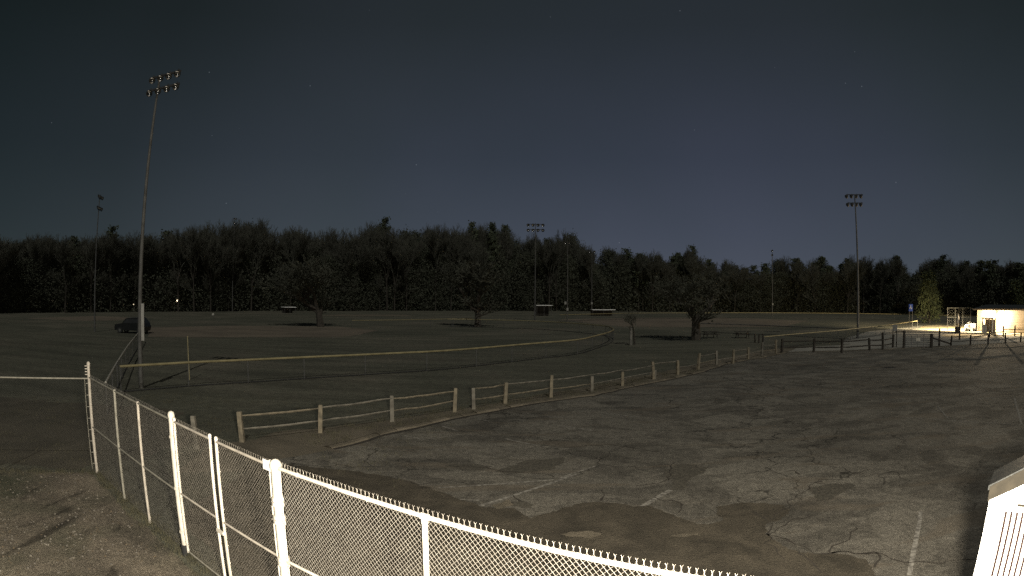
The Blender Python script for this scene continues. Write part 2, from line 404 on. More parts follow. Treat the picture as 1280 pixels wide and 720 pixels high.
M['soil'] = dirt_material('soil_over_asphalt', (.044, .038, .028), (.092, .078, .057), 1.3)
soil_edge = [(330,578),(400,585),(450,590),(505,600),(560,618),(600,634),(640,637),(668,650),(684,644),(705,636),(722,631),(745,628),(770,630),(792,634),(812,632),(832,640),(852,648),(872,655),(892,657),(905,651),(898,641),(894,633),(935,629),(984,632),(992,638),(975,648),(960,656),(958,668),(972,683),(1000,692),(1040,693),(1078,700),(1090,716)]
sheet('soil_apron', [tuple(at(*p))[:2] for p in soil_edge]+[(3.9, 4.9), (3.75, 2.9), tuple(fB+Vector((.25, .35, 0)))[:2], (-6.7, 10.6)], .0150, M['soil'], .12, .07, 31, fine=.14)
for i, pts in enumerate((((838,671),(850,668),(872,666),(874,669),(852,673)), ((700,668),(735,664),(752,668),(730,674)), ((615,632),(638,626),(642,631),(622,637)))):
    sheet('dry_silt', [tuple(at(*p))[:2] for p in pts], .0185, M['verge'], .05, .06, 40+i, fine=.08)
# ---------------------------------------------------------------- near ground detail (leaves, pebbles, tufts)
def in_yard(p):
    for a, b in ((fA, fB), (fB, fC)):
        d = b-a
        if d.x*(p.y-a.y)-d.y*(p.x-a.x) > -.05: return False
    a, b = fD, fA; d = b-a
    return d.x*(p.y-a.y)-d.y*(p.x-a.x) < -.05
lf = MB(); pb = MB(); gb = MB()
k = 0
while k < 5200:
    p = Vector((random.uniform(-16, 1.5), random.uniform(3.2, 13), 0))
    if not in_yard(p): continue
    k += 1
    if mnoise.noise(p*.8) < random.uniform(-.6, .3): continue
    if random.random() < .55:
        s = random.uniform(.012, .035); a = random.uniform(0, PI*2); c = p+Vector((0, 0, .016+random.uniform(0, .012)))
        u = Vector((math.cos(a), math.sin(a), random.uniform(-.3, .3)))*s; w = Vector((-math.sin(a), math.cos(a), random.uniform(-.3, .5)))*s*.6
        lf.poly((c-u, c-w, c+u, c+w))
    else:
        s = random.uniform(.008, .022); c = p+Vector((0, 0, .010+s*.5)); a = random.uniform(0, PI)
        pb.box(c, (s*2, s*1.5, s*1.2), a, random.uniform(-.3, .3))
tag(lf.build('leaf_litter', M['leaf']), 'dry leaves scattered over the gravel yard', 'leaves', kind='stuff')
tag(pb.build('pebbles', M['pebble']), 'small stones scattered over the gravel yard', 'stones', kind='stuff')
def tuft(b, p, n, hh, sp):
    for _ in range(n):
        q = p+Vector((random.gauss(0, sp), random.gauss(0, sp), 0)); a = random.uniform(0, PI*2); h = hh*random.uniform(.5, 1.2)
        w = Vector((math.cos(a), math.sin(a), 0))*.006; t = Vector((random.gauss(0, .35), random.gauss(0, .35), 1))*h
        b.poly((q-w, q+w, q+t))
for a, b, n in ((fA, fB, 260), (fB, fC, 200), (fD, fA, 220)):
    for _ in range(n):
        p = a.lerp(b, random.random())+Vector((random.gauss(0, .12), random.gauss(0, .12), .005))
        tuft(gb, p, 12, .10, .06)
for e in range(700):
    i = random.randrange(len(full)-1); p = full[i].lerp(full[i+1], random.random())
    d = (full[i+1]-full[i]).normalized(); p = p+Vector((-d.y, d.x, 0))*random.uniform(.3, 2.0)
    if p.length < 40: tuft(gb, p+Vector((0, 0, .003)), 10, .13, .10)
for e in range(900):
    p = Vector((random.uniform(-22, -2), random.uniform(12, 26), .003))
    if mnoise.noise(p*.35) > -.05 and not in_yard(p): tuft(gb, p, 9, .09, .16)
tag(gb.build('grass_tufts', M['blade']), 'rough grass tufts along the fences', 'grass', kind='stuff')

# ---------------------------------------------------------------- chain-link fence and gates
def link_mesh(p0, p1, z0, z1, w=.062, r=.0021, barbs=True):
    """diamond mesh of crossing wires with twisted knuckles along the top"""
    b = MB(); d = (p1-p0); L = d.length; d.normalize(); nn = Vector((-d.y, d.x, 0)); hgt = z1-z0
    P = lambda u, v, o: p0+d*u+nn*o+Vector((0, 0, z0+v))
    n = int((L+hgt)/w)+2
    for sgn, off in ((1, r), (-1, -r)):
        for i in range(-n, n):
            c = i*w    # wire passes (c, top)
            v0, v1 = 0.0, hgt
            if sgn > 0:   # u = c-(hgt-v)
                v0 = max(v0, hgt-c); v1 = min(v1, hgt-c+L)
                if v1-v0 < .01: continue
                b.tube(P(c-(hgt-v0), v0, off), P(c-(hgt-v1), v1, off), r, r, 3, False)
            else:         # u = c+(hgt-v)
                v1 = min(v1, hgt+c); v0 = max(v0, hgt+c-L)
                if v1-v0 < .01: continue
                b.tube(P(c+(hgt-v0), v0, off), P(c+(hgt-v1), v1, off), r, r, 3, False)
    if barbs:
        for i in range(int(L/w)+1):
            u = i*w
            b.tube(P(u, hgt, 0), P(u+random.uniform(-.002, .002), hgt+.026, 0), r*1.5, r*1.5, 3, False)
            for s in (-1, 1): b.tube(P(u, hgt+.024, 0), P(u+s*.011, hgt+.046+random.uniform(-.004, .004), s*.004), r*1.05, r*.8, 3, False)
    return b
def post(name, p, hgt, r, parent, cap='dome', m=None, n=16):
    b = MB(); p = Vector((p.x, p.y, 0))
    b.tube(p+Vector((0, 0, -.1)), p+Vector((0, 0, hgt)), r, r, n)
    pr = [(r*1.18, hgt-.05), (r*1.22, hgt-.005)]+[(r*1.18*math.cos(a), hgt+r*1.05*math.sin(a)) for a in (0, .4, .8, 1.15, 1.5)]
    b.lathe(p, pr, n)
    return b.build(name, m or M['galv'], parent, True)
zr = 2.43
along = lambda a, b, t: a.lerp(b, t)
def clamp(b, p, z, r, d):
    b.lathe(Vector((p.x, p.y, z)), [(r*1.05, -.022), (r*1.3, -.02), (r*1.3, .02), (r*1.05, .022)], 12)
    q = Vector((p.x, p.y, z))+d*(r*1.45); b.box(q, (.05, .018, .035), math.atan2(d.y, d.x))
dAB = (fB-fA).normalized(); dBC = (fC-fB).normalized(); dDA = (fA-fD).normalized()
proj = lambda p: fA+dAB*((Vector((p[0], p[1], 0))-fA).dot(dAB))
p2, p3, p4 = proj((-8.4, 11.1)), proj((-7.06, 10.1)), proj((-5.58, 9.02))
g1, g2, p6 = proj((-4.33, 8.11)), proj((-4.16, 7.98)), fB

t = thing('chain_link_fence', 'chain-link fence run with a mid rail between the tall corner post and the yard gate', 'fence', fA)
cp = post('corner_post', fA, 2.78, .040, t, m=M['galvmid'])
for q in range(9): MB().box(fA+Vector((-.055, -.035, .25+q*.29)), (.06, .010, .014), .6).build('band', M['galvdim'], cp)
for q in range(4): MB().box(fA+Vector((-.055, -.035, 2.50+q*.07)), (.075, .012, .02), .6).build('band', M['galvmid'], cp)
tb = MB()
tb.tube(fA+Vector((-.10, -.07, .1)), fA+Vector((-.10, -.07, 2.42)), .008, .008, 6)
tb.build('tension_bar', M['galvdim'], cp)
post('line_post', p2, 2.44, .030, t, m=M['galvdim']); post('line_post', p3, 2.44, .028, t, m=M['galvmid'])
MB().tube(fA+Vector((0, 0, zr)), p4+Vector((0, 0, zr)), .020, .020, 10).build('top_rail', M['galvdim'], t, True)
MB().tube(fA+Vector((0, 0, 1.19)), p4+Vector((0, 0, 1.19)), .018, .018, 10).build('mid_rail', M['galvdim'], t, True)
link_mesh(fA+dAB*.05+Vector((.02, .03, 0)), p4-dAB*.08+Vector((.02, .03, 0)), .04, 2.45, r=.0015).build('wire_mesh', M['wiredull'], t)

gp = thing('gate_post', 'thick ball-capped gate post on the left of the double yard gate', 'gate post', (p4.x, p4.y, 0))
post('post', p4, 2.53, .052, gp)
MB().lathe(p4, [(.075, 0), (.078, .17), (.070, .20), (.052, .205)], 14).build('base_sleeve', M['rubber'], gp, True)
for z in (.45, 1.25, 2.15):
    hg = MB(); clamp(hg, p4, z, .052, dAB); hg.build('hinge', M['galv'], gp)
gp = thing('gate_post', 'thickest bright post on the right of the double yard gate', 'gate post', (p6.x, p6.y, 0))
post('post', p6, 2.47, .062, gp, n=20)
for z in (.35, 1.2, 2.02, 1.78):
    for dz, dd in ((0, -dAB), (-.06, dBC)): hg = MB(); clamp(hg, p6, z+dz, .062, dd); hg.build('hinge', M['galv'], gp)
MB().tube(p6-dAB*.085+Vector((0, 0, .1)), p6-dAB*.085+Vector((0, 0, 2.42)), .012, .012, 6).build('tension_bar', M['galv'], gp)
MB().tube(p6+dBC*.09+Vector((0, 0, .1)), p6+dBC*.09+Vector((0, 0, 2.42)), .010, .010, 6).build('tension_bar', M['galv'], gp)
c = p6-dAB*.17+Vector((.0, -.05, 2.43))
tag(MB().box(c, (.20, .008, .13), math.atan2(dAB.y, dAB.x)).build('sign_plate', M['white']), 'small blank white plate wired to the gate mesh beside the thickest post', 'sign')

def gate(a, b, label):
    t = thing('chain_link_gate', label, 'gate', (a.x, a.y, 0), 'leaves of the yard gate'); up = lambda p, z: p+Vector((0, 0, z))
    r = .024
    for p in (a, b):
        fr = MB(); fr.tube(up(p, .10), up(p, 2.47), r, r, 12); fr.lathe(up(p, 2.47), [(r*1.1, -.03), (r*1.2, 0), (r*.9, .022), (.002, .03)], 12); fr.build('gate_upright', M['galv'], t, True)
    MB().tube(up(a, 2.42), up(b, 2.42), r*.85, r*.85, 10).build('top_rail', M['galvmid'], t, True); MB().tube(up(a, .12), up(b, .12), r*.6, r*.6, 10).build('bottom_rail', M['galvdim'], t, True)
    MB().tube(up(a, 1.19), up(b, 1.19), .018, .018, 10).build('mid_rail', M['galvmid'], t, True)
    d = (b-a).normalized()
    link_mesh(a+d*.02+Vector((.012, .02, 0)), b-d*.02+Vector((.012, .02, 0)), .06, 2.44, r=.0018).build('wire_mesh', M['wiremid'], t)
    for q in range(8):
        for p, s in ((a, 1), (b, -1)): MB().box(up(p+d*s*.03, .25+q*.29), (.055, .012, .016), math.atan2(d.y, d.x)).build('tie_wire', M['galv'], t)
    return t
gate(p4+dAB*.13, g1, 'left leaf of the chain-link yard gate beside the ball-capped post')
gr = gate(g2, p6-dAB*.13, 'right leaf of the chain-link yard gate beside the thickest post')
lt = MB(); lt.box((g1+g2)/2+Vector((0, -.05, 1.02)), (.22, .03, .05), math.atan2(dAB.y, dAB.x)); lt.tube(g2+Vector((.03, -.05, .08)), g2+Vector((.03, -.05, 1.0)), .010, .010, 8)
lt.build('latch', M['galv'], gr)

t = thing('chain_link_fence', 'brightly lit chain-link fence run right of the thickest gate post', 'fence', (fB.x, fB.y, 0))
q1 = fB+dBC*(flat(at(525, 648, 2.43))-fB).length; q2 = fB+dBC*5.35
post('line_post', q1, 2.41, .030, t); post('line_post', q2, 2.41, .030, t)
post('line_post', fC, 2.41, .030, t)
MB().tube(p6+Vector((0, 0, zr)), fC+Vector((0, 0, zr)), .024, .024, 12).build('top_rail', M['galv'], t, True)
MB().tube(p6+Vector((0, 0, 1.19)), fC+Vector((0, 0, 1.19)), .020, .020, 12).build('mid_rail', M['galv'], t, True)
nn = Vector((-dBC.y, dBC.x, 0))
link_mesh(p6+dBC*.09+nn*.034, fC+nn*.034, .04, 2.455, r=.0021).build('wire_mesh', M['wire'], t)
for q in range(12):
    p = p6+dBC*(.45+q*.6)+Vector((0, 0, zr)); MB().lathe(p, [(.0245, -.004), (.029, -.003), (.029, .003), (.0245, .004)], 8, dBC).build('tie_wire', M['galv'], t)
tb = MB()
tb.lathe(q1+Vector((0, 0, zr)), [(.025, -.05), (.034, -.045), (.034, .045), (.025, .05)], 12, dBC)
tb.build('rail_sleeve', M['galv'], t)

t = thing('chain_link_fence', 'dim chain-link fence run leaving the frame at left from the tall corner post', 'fence', (fA.x, fA.y, 0))
for k in (1, 2, 3): post('line_post', fA-dDA*(2.93*k), 2.40, .028, t, m=M['galvdim'])
MB().tube(fA+Vector((0, 0, 2.40)), fD+Vector((0, 0, 2.40)), .020, .020, 10).build('top_rail', M['galvdim'], t, True)
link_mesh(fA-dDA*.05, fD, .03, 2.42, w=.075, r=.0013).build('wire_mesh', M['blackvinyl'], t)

# ---------------------------------------------------------------- white gabled kiosk at lower right
C0 = at(1237, 612, 2.65); aa = R(50)
nb = Vector((math.sin(aa), math.cos(aa), 0)); e = Vector((math.cos(aa), -math.sin(aa), 0))
K = lambda u, w, z: Vector((C0.x, C0.y, 0))+e*u+nb*w+Vector((0, 0, z))
t = thing('kiosk', 'white gable-roofed kiosk with dark vertical slots at the edge of the lot', 'kiosk', (C0.x, C0.y, 0))
W_, D_, sl = 1.7, .62, .56
ez = 2.65
b = MB(); i0 = .012
prof = [K(i0, .06, 0), K(W_-i0, .06, 0), K(W_-i0, .06, ez-.10), K(W_/2, .06, ez-.10+W_/2*sl), K(i0, .06, ez-.10)]
b.prism(prof, nb*(D_-.12)); b.build('wall', M['white'], t)
b = MB()
for s in (0, 1):
    x0, x1 = (-.02, W_/2) if s == 0 else (W_+.02, W_/2)
    z0 = ez-.01; z1 = ez+W_/2*sl
    b.prism([K(x0, 0, z0), K(x1, 0, z1), K(x1, 0, z1+.05), K(x0, 0, z0+.05)], nb*D_)
b.build('roof', M['roofdark'], t)
b = MB()
for s in (0, 1):
    x0, x1 = (0.0, W_/2) if s == 0 else (W_, W_/2)
    z0 = ez; z1 = ez+W_/2*sl
    b.prism([K(x0, -.012, z0-.115), K(x1, -.012, z1-.145), K(x1, -.012, z1+.035), K(x0, -.012, z0+.035)], nb*.045)
b.build('fascia', M['fascia'], t)
b = MB()
for k in range(19): b.box(K(.235+k*.066, .054, 1.45), (.026, .016, 1.95), -aa)
b.build('slot', M['slot'], t)
MB().box(K(.85, .05, 2.50), (1.0, .02, .022), -aa).build('trim', M['fascia'], t)

# ---------------------------------------------------------------- split-rail fences
def rail_fence(label, posts, spans, rise=1.0, hgts=None, wood='wood', dark=False, rr=.05, pr=.07):
    P = [at(x, y) for x, y in posts]
    t = thing('split_rail_fence', label, 'fence', P[0], 'wooden split-rail fences round the car park')
    for i, p in enumerate(P):
        h = (hgts[i] if hgts else rise)*random.uniform(.92, 1.07); b = MB(); a = random.uniform(0, .4)
        lean = Vector((random.gauss(0, .045), random.gauss(0, .045), 0))
        k = len(b.v); q = [(-1, -1), (1, -1), (1, 1), (-1, 1)]
        for z, s in ((-.05, 1.05), (h*.6, 1.0), (h-.02, .95), (h, .75)):
            for x, y in q:
                v = Vector((x*pr*s*random.uniform(.9, 1.08), y*pr*s*random.uniform(.9, 1.08), z)); v.rotate(Matrix.Rotation(a, 3, 'Z')); b.v.append(tuple(p+v+lean*z))
        for l in range(3):
            for j in range(4): b.f.append((k+l*4+j, k+l*4+(j+1) % 4, k+l*4+4+(j+1) % 4, k+l*4+4+j))
        b.f.append((k+12, k+13, k+14, k+15))
        b.build('post', M[wood] if (i*7) % 3 else M['woodgrey' if not dark else wood], t)
    for (i, j, zs) in spans:
        for z in zs:
            frac = 1.0; broken = False
            if isinstance(z, tuple): z, frac = z
            a, c = P[i]+Vector((0, 0, z*rise+random.gauss(0, .022))), P[j]+Vector((0, 0, z*rise+random.gauss(0, .022))); c = a.lerp(c, abs(frac)) if frac > 0 else c
            b = MB(); n = 5; pts = [a.lerp(c, k/n)+Vector((0, 0, random.gauss(0, .007)-.02*math.sin(PI*k/n))) for k in range(n+1)]
            for k in range(n):
                b.tube(pts[k], pts[k+1], rr*(1 if k else .6), rr*(1 if k < n-1 else .6), 5)
            b.build('rail', M['woodgrey' if random.random() < .55 and not dark else wood], t)
    return t
T2 = (.86, .42)
rail_fence('pale split-rail fence of three spans nearest the chain-link fence', [(247,561),(303,552.5),(400,541),(490,527),(568,515)], [(1,2,T2),(2,3,T2),(3,4,T2)], .98, rr=.034)
rail_fence('long split-rail fence with missing rails along the middle of the lot edge', [(592,511.5),(631,505),(688.5,497),(739.5,490),(778,482.5),(817,474)],
           [(0,1,T2),(1,2,T2),(2,3,T2),(3,4,(.86,)),(3,5,(.42,)),(4,5,(.80,))], .98, [.85,1.0,.98,.85,.8,1.0], rr=.032)
rail_fence('broken far part of the split-rail fence running to the dark corner posts', [(817.9,473.8),(847,468.5),(872.5,462),(895.5,457),(916,454.5),(935,449.5),(952,444.5),(970,443)],
           [(0,1,(.9,)),(1,2,(.42,)),(2,3,(.86,.42)),(3,4,(.42,)),(4,5,(.86,.42)),(5,6,(.42,)),(6,7,(.86,.42))], .98, [.5,.9,1.0,.98,1.0,.95,1.1,1.2], rr=.038)
rail_fence('dark two-rail fence between the corner posts and the notice board', [(977,441.5),(1017,440.5),(1052,441.5),(1087,438),(1103.5,437),(1116,434.5)],
           [(0,1,T2),(1,2,T2),(2,3,T2),(3,4,(.80,.36)),(4,5,(.80,.36))], 1.15, [1.15,1.15,1.25,1.1,1.5,1.2], 'wooddark', True, .06, .085)
rail_fence('dark two-rail fence right of the bar gate running out of the frame', [(1188.5,432),(1212.8,431.5),(1235,430.5),(1256.6,429.5),(1275.6,427.8),(1296,426.5)],
           [(0,1,T2),(1,2,T2),(2,3,T2),(3,4,T2),(4,5,T2)], 1.05, None, 'wooddark', True, .04, .07)
rail_fence('dark rail fence crossing the glare in front of the lit building', [(1237,421.5),(1254,420.5),(1268.3,420.5),(1290,419)],
           [(0,1,(.55,)),(1,2,T2),(2,3,T2)], 1.0, [.8,1.25,1.4,1.1], 'wooddark', True, .05, .08)

# bar gate, brace and tall posts by the lot entrance
a, c = at(1131, 434.5), at(1163, 434.5)
t = thing('bar_gate', 'grey seven-bar field gate closed between two dark posts', 'gate', a)
r = .022
for k in range(7): MB().tube(a+Vector((0, 0, .10+k*.185)), c+Vector((0, 0, .10+k*.185)), r, r, 6).build('bar', M['poledark'], t)
for f in (.02, .25, .48, .72, .98): p = a.lerp(c, f); MB().tube(p+Vector((0, 0, .10)), p+Vector((0, 0, 1.21)), r, r, 6).build('upright', M['poledark'], t)
tag(MB().box(a.lerp(c, .50)+Vector((0, -.05, .78)), (.42, .012, .30), math.atan2(c.y-a.y, c.x-a.x)).build('gate_sign', M['canvas']), 'small pale blank notice on the bars of the field gate', 'sign')
def stout(px, yb, yt, r, label, group=None):
    p = at(px, yb); h = height_at(p, px, yt); o = MB().tube(p, p+Vector((0, 0, h)), r, r*.95, 8)
    o.lathe(p+Vector((0, 0, h)), [(r*.95, 0), (r*.6, .04), (.001, .05)], 8)
    b = o.build('gate_post', M['wooddark']); return tag(b, label, 'post', group)
stout(1129.6, 435, 414, .13, 'dark square-topped post left of the seven-bar gate')
stout(1164, 434.8, 417.5, .17, 'stout dark post right of the seven-bar gate carrying the brace')
stout(1173.8, 433, 411, .10, 'tall thin dark post behind the sloping brace')
stout(1199.3, 425, 394.5, .11, 'tallest dark post in front of the yellow lit ground')
a, c = at(1165.5, 434.6), at(1187, 432.3)
tag(MB().tube(a+Vector((0, 0, .92)), c+Vector((0, 0, .22)), .085, .085, 6).build('brace_rail', M['wooddark']), 'dark brace rail sloping down right from the stout gate post', 'rail')
a, c = at(1119, 433), at(1199, 426)
tag(MB().tube(a+Vector((0, 0, 1.42)), c+Vector((0, 0, .95)), .05, .05, 6).build('top_rail', M['wooddark']), 'long dark rail behind the gate from notice board to tallest post', 'rail')
# notice board
a = at(1118, 434)
t = thing('notice_board', 'grey square notice board on two dark legs left of the bar gate', 'notice board', a)
MB().box(a+Vector((0, 0, 1.82)), (.52, .06, .62), -.7).build('board', M['box'], t)
for s in (-1, 1): MB().box(a+Vector((s*.20*math.cos(-.7), s*.20*math.sin(-.7), .80)), (.09, .09, 1.6), -.7).build('leg', M['wooddark'], t)
# blue parking sign
a = at(1138, 414.5); hh = height_at(a, 1138, 380)
t = thing('parking_sign', 'blue sign with white wheelchair mark on two thin posts', 'sign', a)
ang = -math.atan2(a.x, a.y)
MB().box(a+Vector((0, 0, hh-.52)), (.62, .03, 1.0), ang).build('panel', M['blue'], t)
u = Vector((math.cos(ang), math.sin(ang), 0)); fwd = Vector((-u.y, u.x, 0))*-.03
em = MB(); cc = a+Vector((0, 0, hh-.48))+fwd
em.lathe(cc+u*-.02+Vector((0, 0, .24)), [(.001, 0), (.055, 0), (.055, .012), (.001, .012)], 10, fwd)
em.box(cc+u*-.02+Vector((0, 0, .08)), (.07, .012, .22), ang); em.box(cc+u*.06+Vector((0, 0, 0)), (.17, .012, .055), ang); em.box(cc+u*.13+Vector((0, 0, -.10)), (.06, .012, .2), ang)
for k in range(14):
    q0 = R(100+k*18); q1 = R(118+k*18); f = lambda q: cc+u*(.0+.14*math.cos(q))+Vector((0, 0, -.08+.14*math.sin(q)))
    em.tube(f(q0), f(q1), .02, .02, 4)
em.build('wheelchair_mark', M['white'], t)
for s in (-1, 1): MB().tube(a+u*s*.24-fwd, a+u*s*.24-fwd+Vector((0, 0, hh-.05)), .035, .035, 6).build('post', M['pole'], t)

# ---------------------------------------------------------------- ball-field fences
def cap_fence(name, label, pts, z, capm, cr=.035, meshm=None, step=3.0, base=True):
    P = [at(x, y, z) for x, y in pts]
    # smooth the surveyed line
    Q = []
    for i in range(len(P)-1):
        a0 = P[max(i-1, 0)]; a1 = P[i]; a2 = P[i+1]; a3 = P[min(i+2, len(P)-1)]
        n = max(2, int((a2-a1).length/1.2))
        for k in range(n):
            s = k/n; Q.append(.5*((2*a1)+(a2-a0)*s+(2*a0-5*a1+4*a2-a3)*s*s+(3*a1-a0-3*a2+a3)*s*s*s))
    Q.append(P[-1]); Q = [Vector((q.x, q.y, z)) for q in Q]
    t = thing(name, label, 'fence', (Q[0].x, Q[0].y, 0))
    MB().path(Q, cr, 6).build('cap_rail', capm, t, True)
    b = MB(); acc = 0; last = Q[0]; n = 0
    pb_ = []
    for q in Q:
        acc += (q-last).length; last = q
        if acc > step or q is Q[0]: acc = 0; pb_.append(q)
    for q in pb_[:90]: MB().tube((q.x, q.y, 0), (q.x, q.y, z), .025, .025, 6).build('post', M['poledark'], t)
    if meshm:
        for a, c in zip(Q, Q[1:]):
            d = (c-a); L = d.length
            if L < .01: continue
            k = max(1, int(L/.35))
            for j in range(k):
                f0, f1 = j/k, (j+1)/k
                p, q = a.lerp(c, f0), a.lerp(c, f1)
                b.tube((p.x, p.y, .04), (q.x, q.y, z), .003, .003, 3, False); b.tube((p.x, p.y, z), (q.x, q.y, .04), .003, .003, 3, False)
            if base: b.tube((a.x, a.y, .05), (c.x, c.y, .05), .03, .03, 4, False)
        b.build('wire_mesh', meshm, t)
    return t
cap_fence('outfield_fence', 'long curved outfield fence with yellow cap across the near ball field',
    [(150,458),(175,456.5),(235,453),(280,451),(380,446.5),(480,442),(560,438),(640,431.5),(670,429),(722,424.5),(745,419.5),(760,415.5),(767,412),(763,409),(757,407.5),(735,405.5),(700,402.8),(660,401),(600,399.5),(560,399)], 1.2, M['yellow'], .065, M['blackvinyl'])
cap_fence('foul_line_fence', 'short white-capped fence running away behind the nearest light pole', [(132,478),(146,453.5),(160,432),(172,417),(176,412)], 1.2, M['whitecap'], .045, M['blackvinyl'])
cap_fence('outfield_fence', 'fence with lit yellow cap left of the blue sign', [(1147,401),(1120,405),(1095,408),(1066,411),(1048,413),(1000,417),(955,421)], 1.2, M['yellow'], .055, M['blackvinyl'])
cap_fence('infield_fence', 'dark-railed fence beyond the big lone tree in the second field', [(868,404),(915,405.5),(960,407),(1010,409),(1064,411)], 1.2, M['poledark'], .06, M['blackvinyl'])
cap_fence('far_fence', 'faint yellow-capped fence along the foot of the far wood', [(700,393.5),(810,391.3),(960,391),(1080,392),(1180,394),(1260,396.5)], 1.3, M['yellow'], .07, M['blackvinyl'], 6.0)
cap_fence('far_fence', 'pale low fence behind the second infield', [(440,400.5),(520,399.5),(590,398)], 1.2, M['yellow'], .05, None, 4)
p = at(237, 475); tag(MB().tube(p, p+Vector((-.06, 0, height_at(p, 232, 420))), .030, .026, 8).build('foul_pole', M['yellow']), 'thin short yellowish pole standing right of the nearest light pole', 'pole')

# ---------------------------------------------------------------- sports light poles
def floodlight(b, rf, c, face, r):
    """bowl lamp: dark shell, bright reflector inside"""
    f = Vector(face).normalized()
    b.lathe(c, [(.001, -r*1.15), (r*.35, -r*1.1), (r*.5, -r*.75), (r*.95, -r*.1), (r*1.04, .02), (r*1.0, .04)], 14, f)
    rf.lathe(c, [(.001, -r*.62), (r*.42, -r*.55), (r*.75, -r*.28), (r*.94, .0)], 14, f)
def light_pole(label, base, ytop_px, r0, arms, m='pole', cats='light pole', lean=None, box=None, lamp_r=.24, hgt=None, extra=None, off=0):
    """arms: list of (dz below top, arm direction angle, n lamps, spacing, facing)"""
    p = at(*base); h = hgt or height_at(p, ytop_px[0], ytop_px[1])
    t = thing('light_pole', label, cats, p, 'sports light poles')
    topp = p+Vector((0, 0, h)) + (lean or Vector((0, 0, 0)))
    MB().tube(p, topp, r0, r0*.42, 12).build('pole', M[m], t, True)
    for dz, ang, n, sp, face in arms:
        c = topp.copy(); c.z -= dz; u = Vector((math.cos(ang), math.sin(ang), 0)); L = (n-1)*sp/2+.15
        q = p.lerp(topp, (c.z-p.z)/h); c = Vector((q.x, q.y, c.z))+u*off
        arm = MB().box(c, (2*L, .09, .10), ang).build('crossarm', M['housing'], t)
        fv = Vector(face)
        for k in range(n):
            lc = c+u*((k-(n-1)/2)*sp)+fv.normalized()*.22+Vector((0, 0, -.12))
            b, rf = MB(), MB(); floodlight(b, rf, lc, fv, lamp_r)
            b.box(lc-fv.normalized()*.18+Vector((0, 0, .14)), (.05, .05, .22))
            o = b.build('floodlight', M['housing'], t, True); rf.build('reflector', M['reflector'], o, True)
    if box:
        dx, z0, z1, w = box
        MB().box(p+Vector((dx, -.05, (z0+z1)/2)), (w, .16, z1-z0)).build('breaker_box', M['box'], t)
    if extra:
        for dx, z, s in extra: MB().box(p+Vector((dx, -.25, z)), (s, .12, s*1.3)).build('breaker_box', M['box' if s < .5 else 'box'], t)
    return t
# nearest pole
ua = Vector((-16.08+17.89, 25.30-25.68, 0)); aang = math.atan2(ua.y, ua.x)
pb0 = at(177, 485); pt_ = at(197.5, 108, 14.9)
light_pole('nearest tall light pole with eight bowl lamps left of centre', (176.6,485), None, .125,
    [(.05, aang, 4, .60, (.35, -1, -.42)), (.72, aang, 4, .63, (.30, -1, -.40))], lean=Vector((.20, -.05, 0)), hgt=15.20, lamp_r=.175, off=.42)
p = at(177, 485); t = [o for o in bpy.data.objects if o.name == 'light_pole'][0]
MB().box(p+Vector((.20, -.02, 3.15)), (.15, .14, 1.75), .5).build('breaker_box', M['box'], t)
light_pole('tall dark light pole between the yellow-capped fence and bar gate at right', (1072,422.5), (1068,243), .16,
    [(.05, R(-25), 4, .62, (-.2, 1, -.4)), (1.05, R(-25), 4, .56, (-.2, 1, -.4))], 'poledark', lamp_r=.25, lean=Vector((-.15, 0, 0)))
light_pole('light pole with a silhouetted two-row lamp head above the middle of the wood', (668.5,402), (669,279), .15,
    [(.2, 0, 4, .95, (0, -1, -.4)), (1.2, 0, 4, .95, (0, -1, -.4))], lamp_r=.30)
light_pole('light pole with two pale lamps and two small boxes near its foot', (709,402), (711,302), .12,
    [(.2, R(25), 2, 1.0, (-.3, -1, -.3))], lamp_r=.26, extra=[(-.4, 3.6, .4), (0, 2.4, .4)])
light_pole('farthest light pole with two pale lamps right of the middle pair', (739.5,393.5), (739.5,313), .14,
    [(.2, 0, 2, 1.3, (0, -1, -.3))], lamp_r=.34, extra=[(0, 3.2, .5)])
light_pole('slender light pole before the low part of the wood right of the lone tree', (965.3,394.5), (965,312), .15,
    [(.2, R(70), 2, 1.2, (-.6, -1, -.3)), (1.4, R(70), 2, 1.2, (-.6, -1, -.3))], lamp_r=.28, extra=[(0, 3.2, .4)])
light_pole('light pole seen edge-on with lamps to its right at far left', (118.5,415), (124,243), .11,
    [(.2, R(-70), 3, .65, (1, .25, -.4)), (1.5, R(-70), 3, .65, (1, .25, -.4))], 'poledark', lamp_r=.22, lean=Vector((.10, 0, 0)))
light_pole('faint light pole whose lamp head is lost among bare trees', (290.5,389.5), (291.5,272), .14,
    [(.2, R(80), 2, .9, (1, -.2, -.4)), (1.5, R(80), 2, .9, (1, -.2, -.4))], lamp_r=.25)

# ---------------------------------------------------------------- right-hand lit building and its yard
bA, bB = at(1221.5, 414.5), at(1345, 419)
u = (bB-bA).normalized(); w = Vector((-u.y, u.x, 0)); LB = (bB-bA).length; hb = 3.15
t = thing('clubhouse', 'low tan clubhouse whose front glares under a floodlight at the right edge', 'building', bA)
B = lambda x, y, z: bA+u*x+w*y+Vector((0, 0, z))
ba = math.atan2(u.y, u.x)
wall = MB()
wall.prism([B(0, 0, 0), B(LB, 0, 0), B(LB, 0, hb), B(0, 0, hb)], w*8)
wall.build('wall', M['tan'], t)
wl = MB()
for k in range(14): wl.box(B(LB/2, -.004, .2+k*.21), (LB, .014, .02), ba)
wl.build('siding_laps', M['tan'], t)
wl = MB(); wl.prism([B(-.6, -.7, hb+.02), B(LB+.5, -.7, hb+.02), B(LB+.5, 4, hb+.55), B(-.6, 4, hb+.55)], Vector((0, 0, .10)))
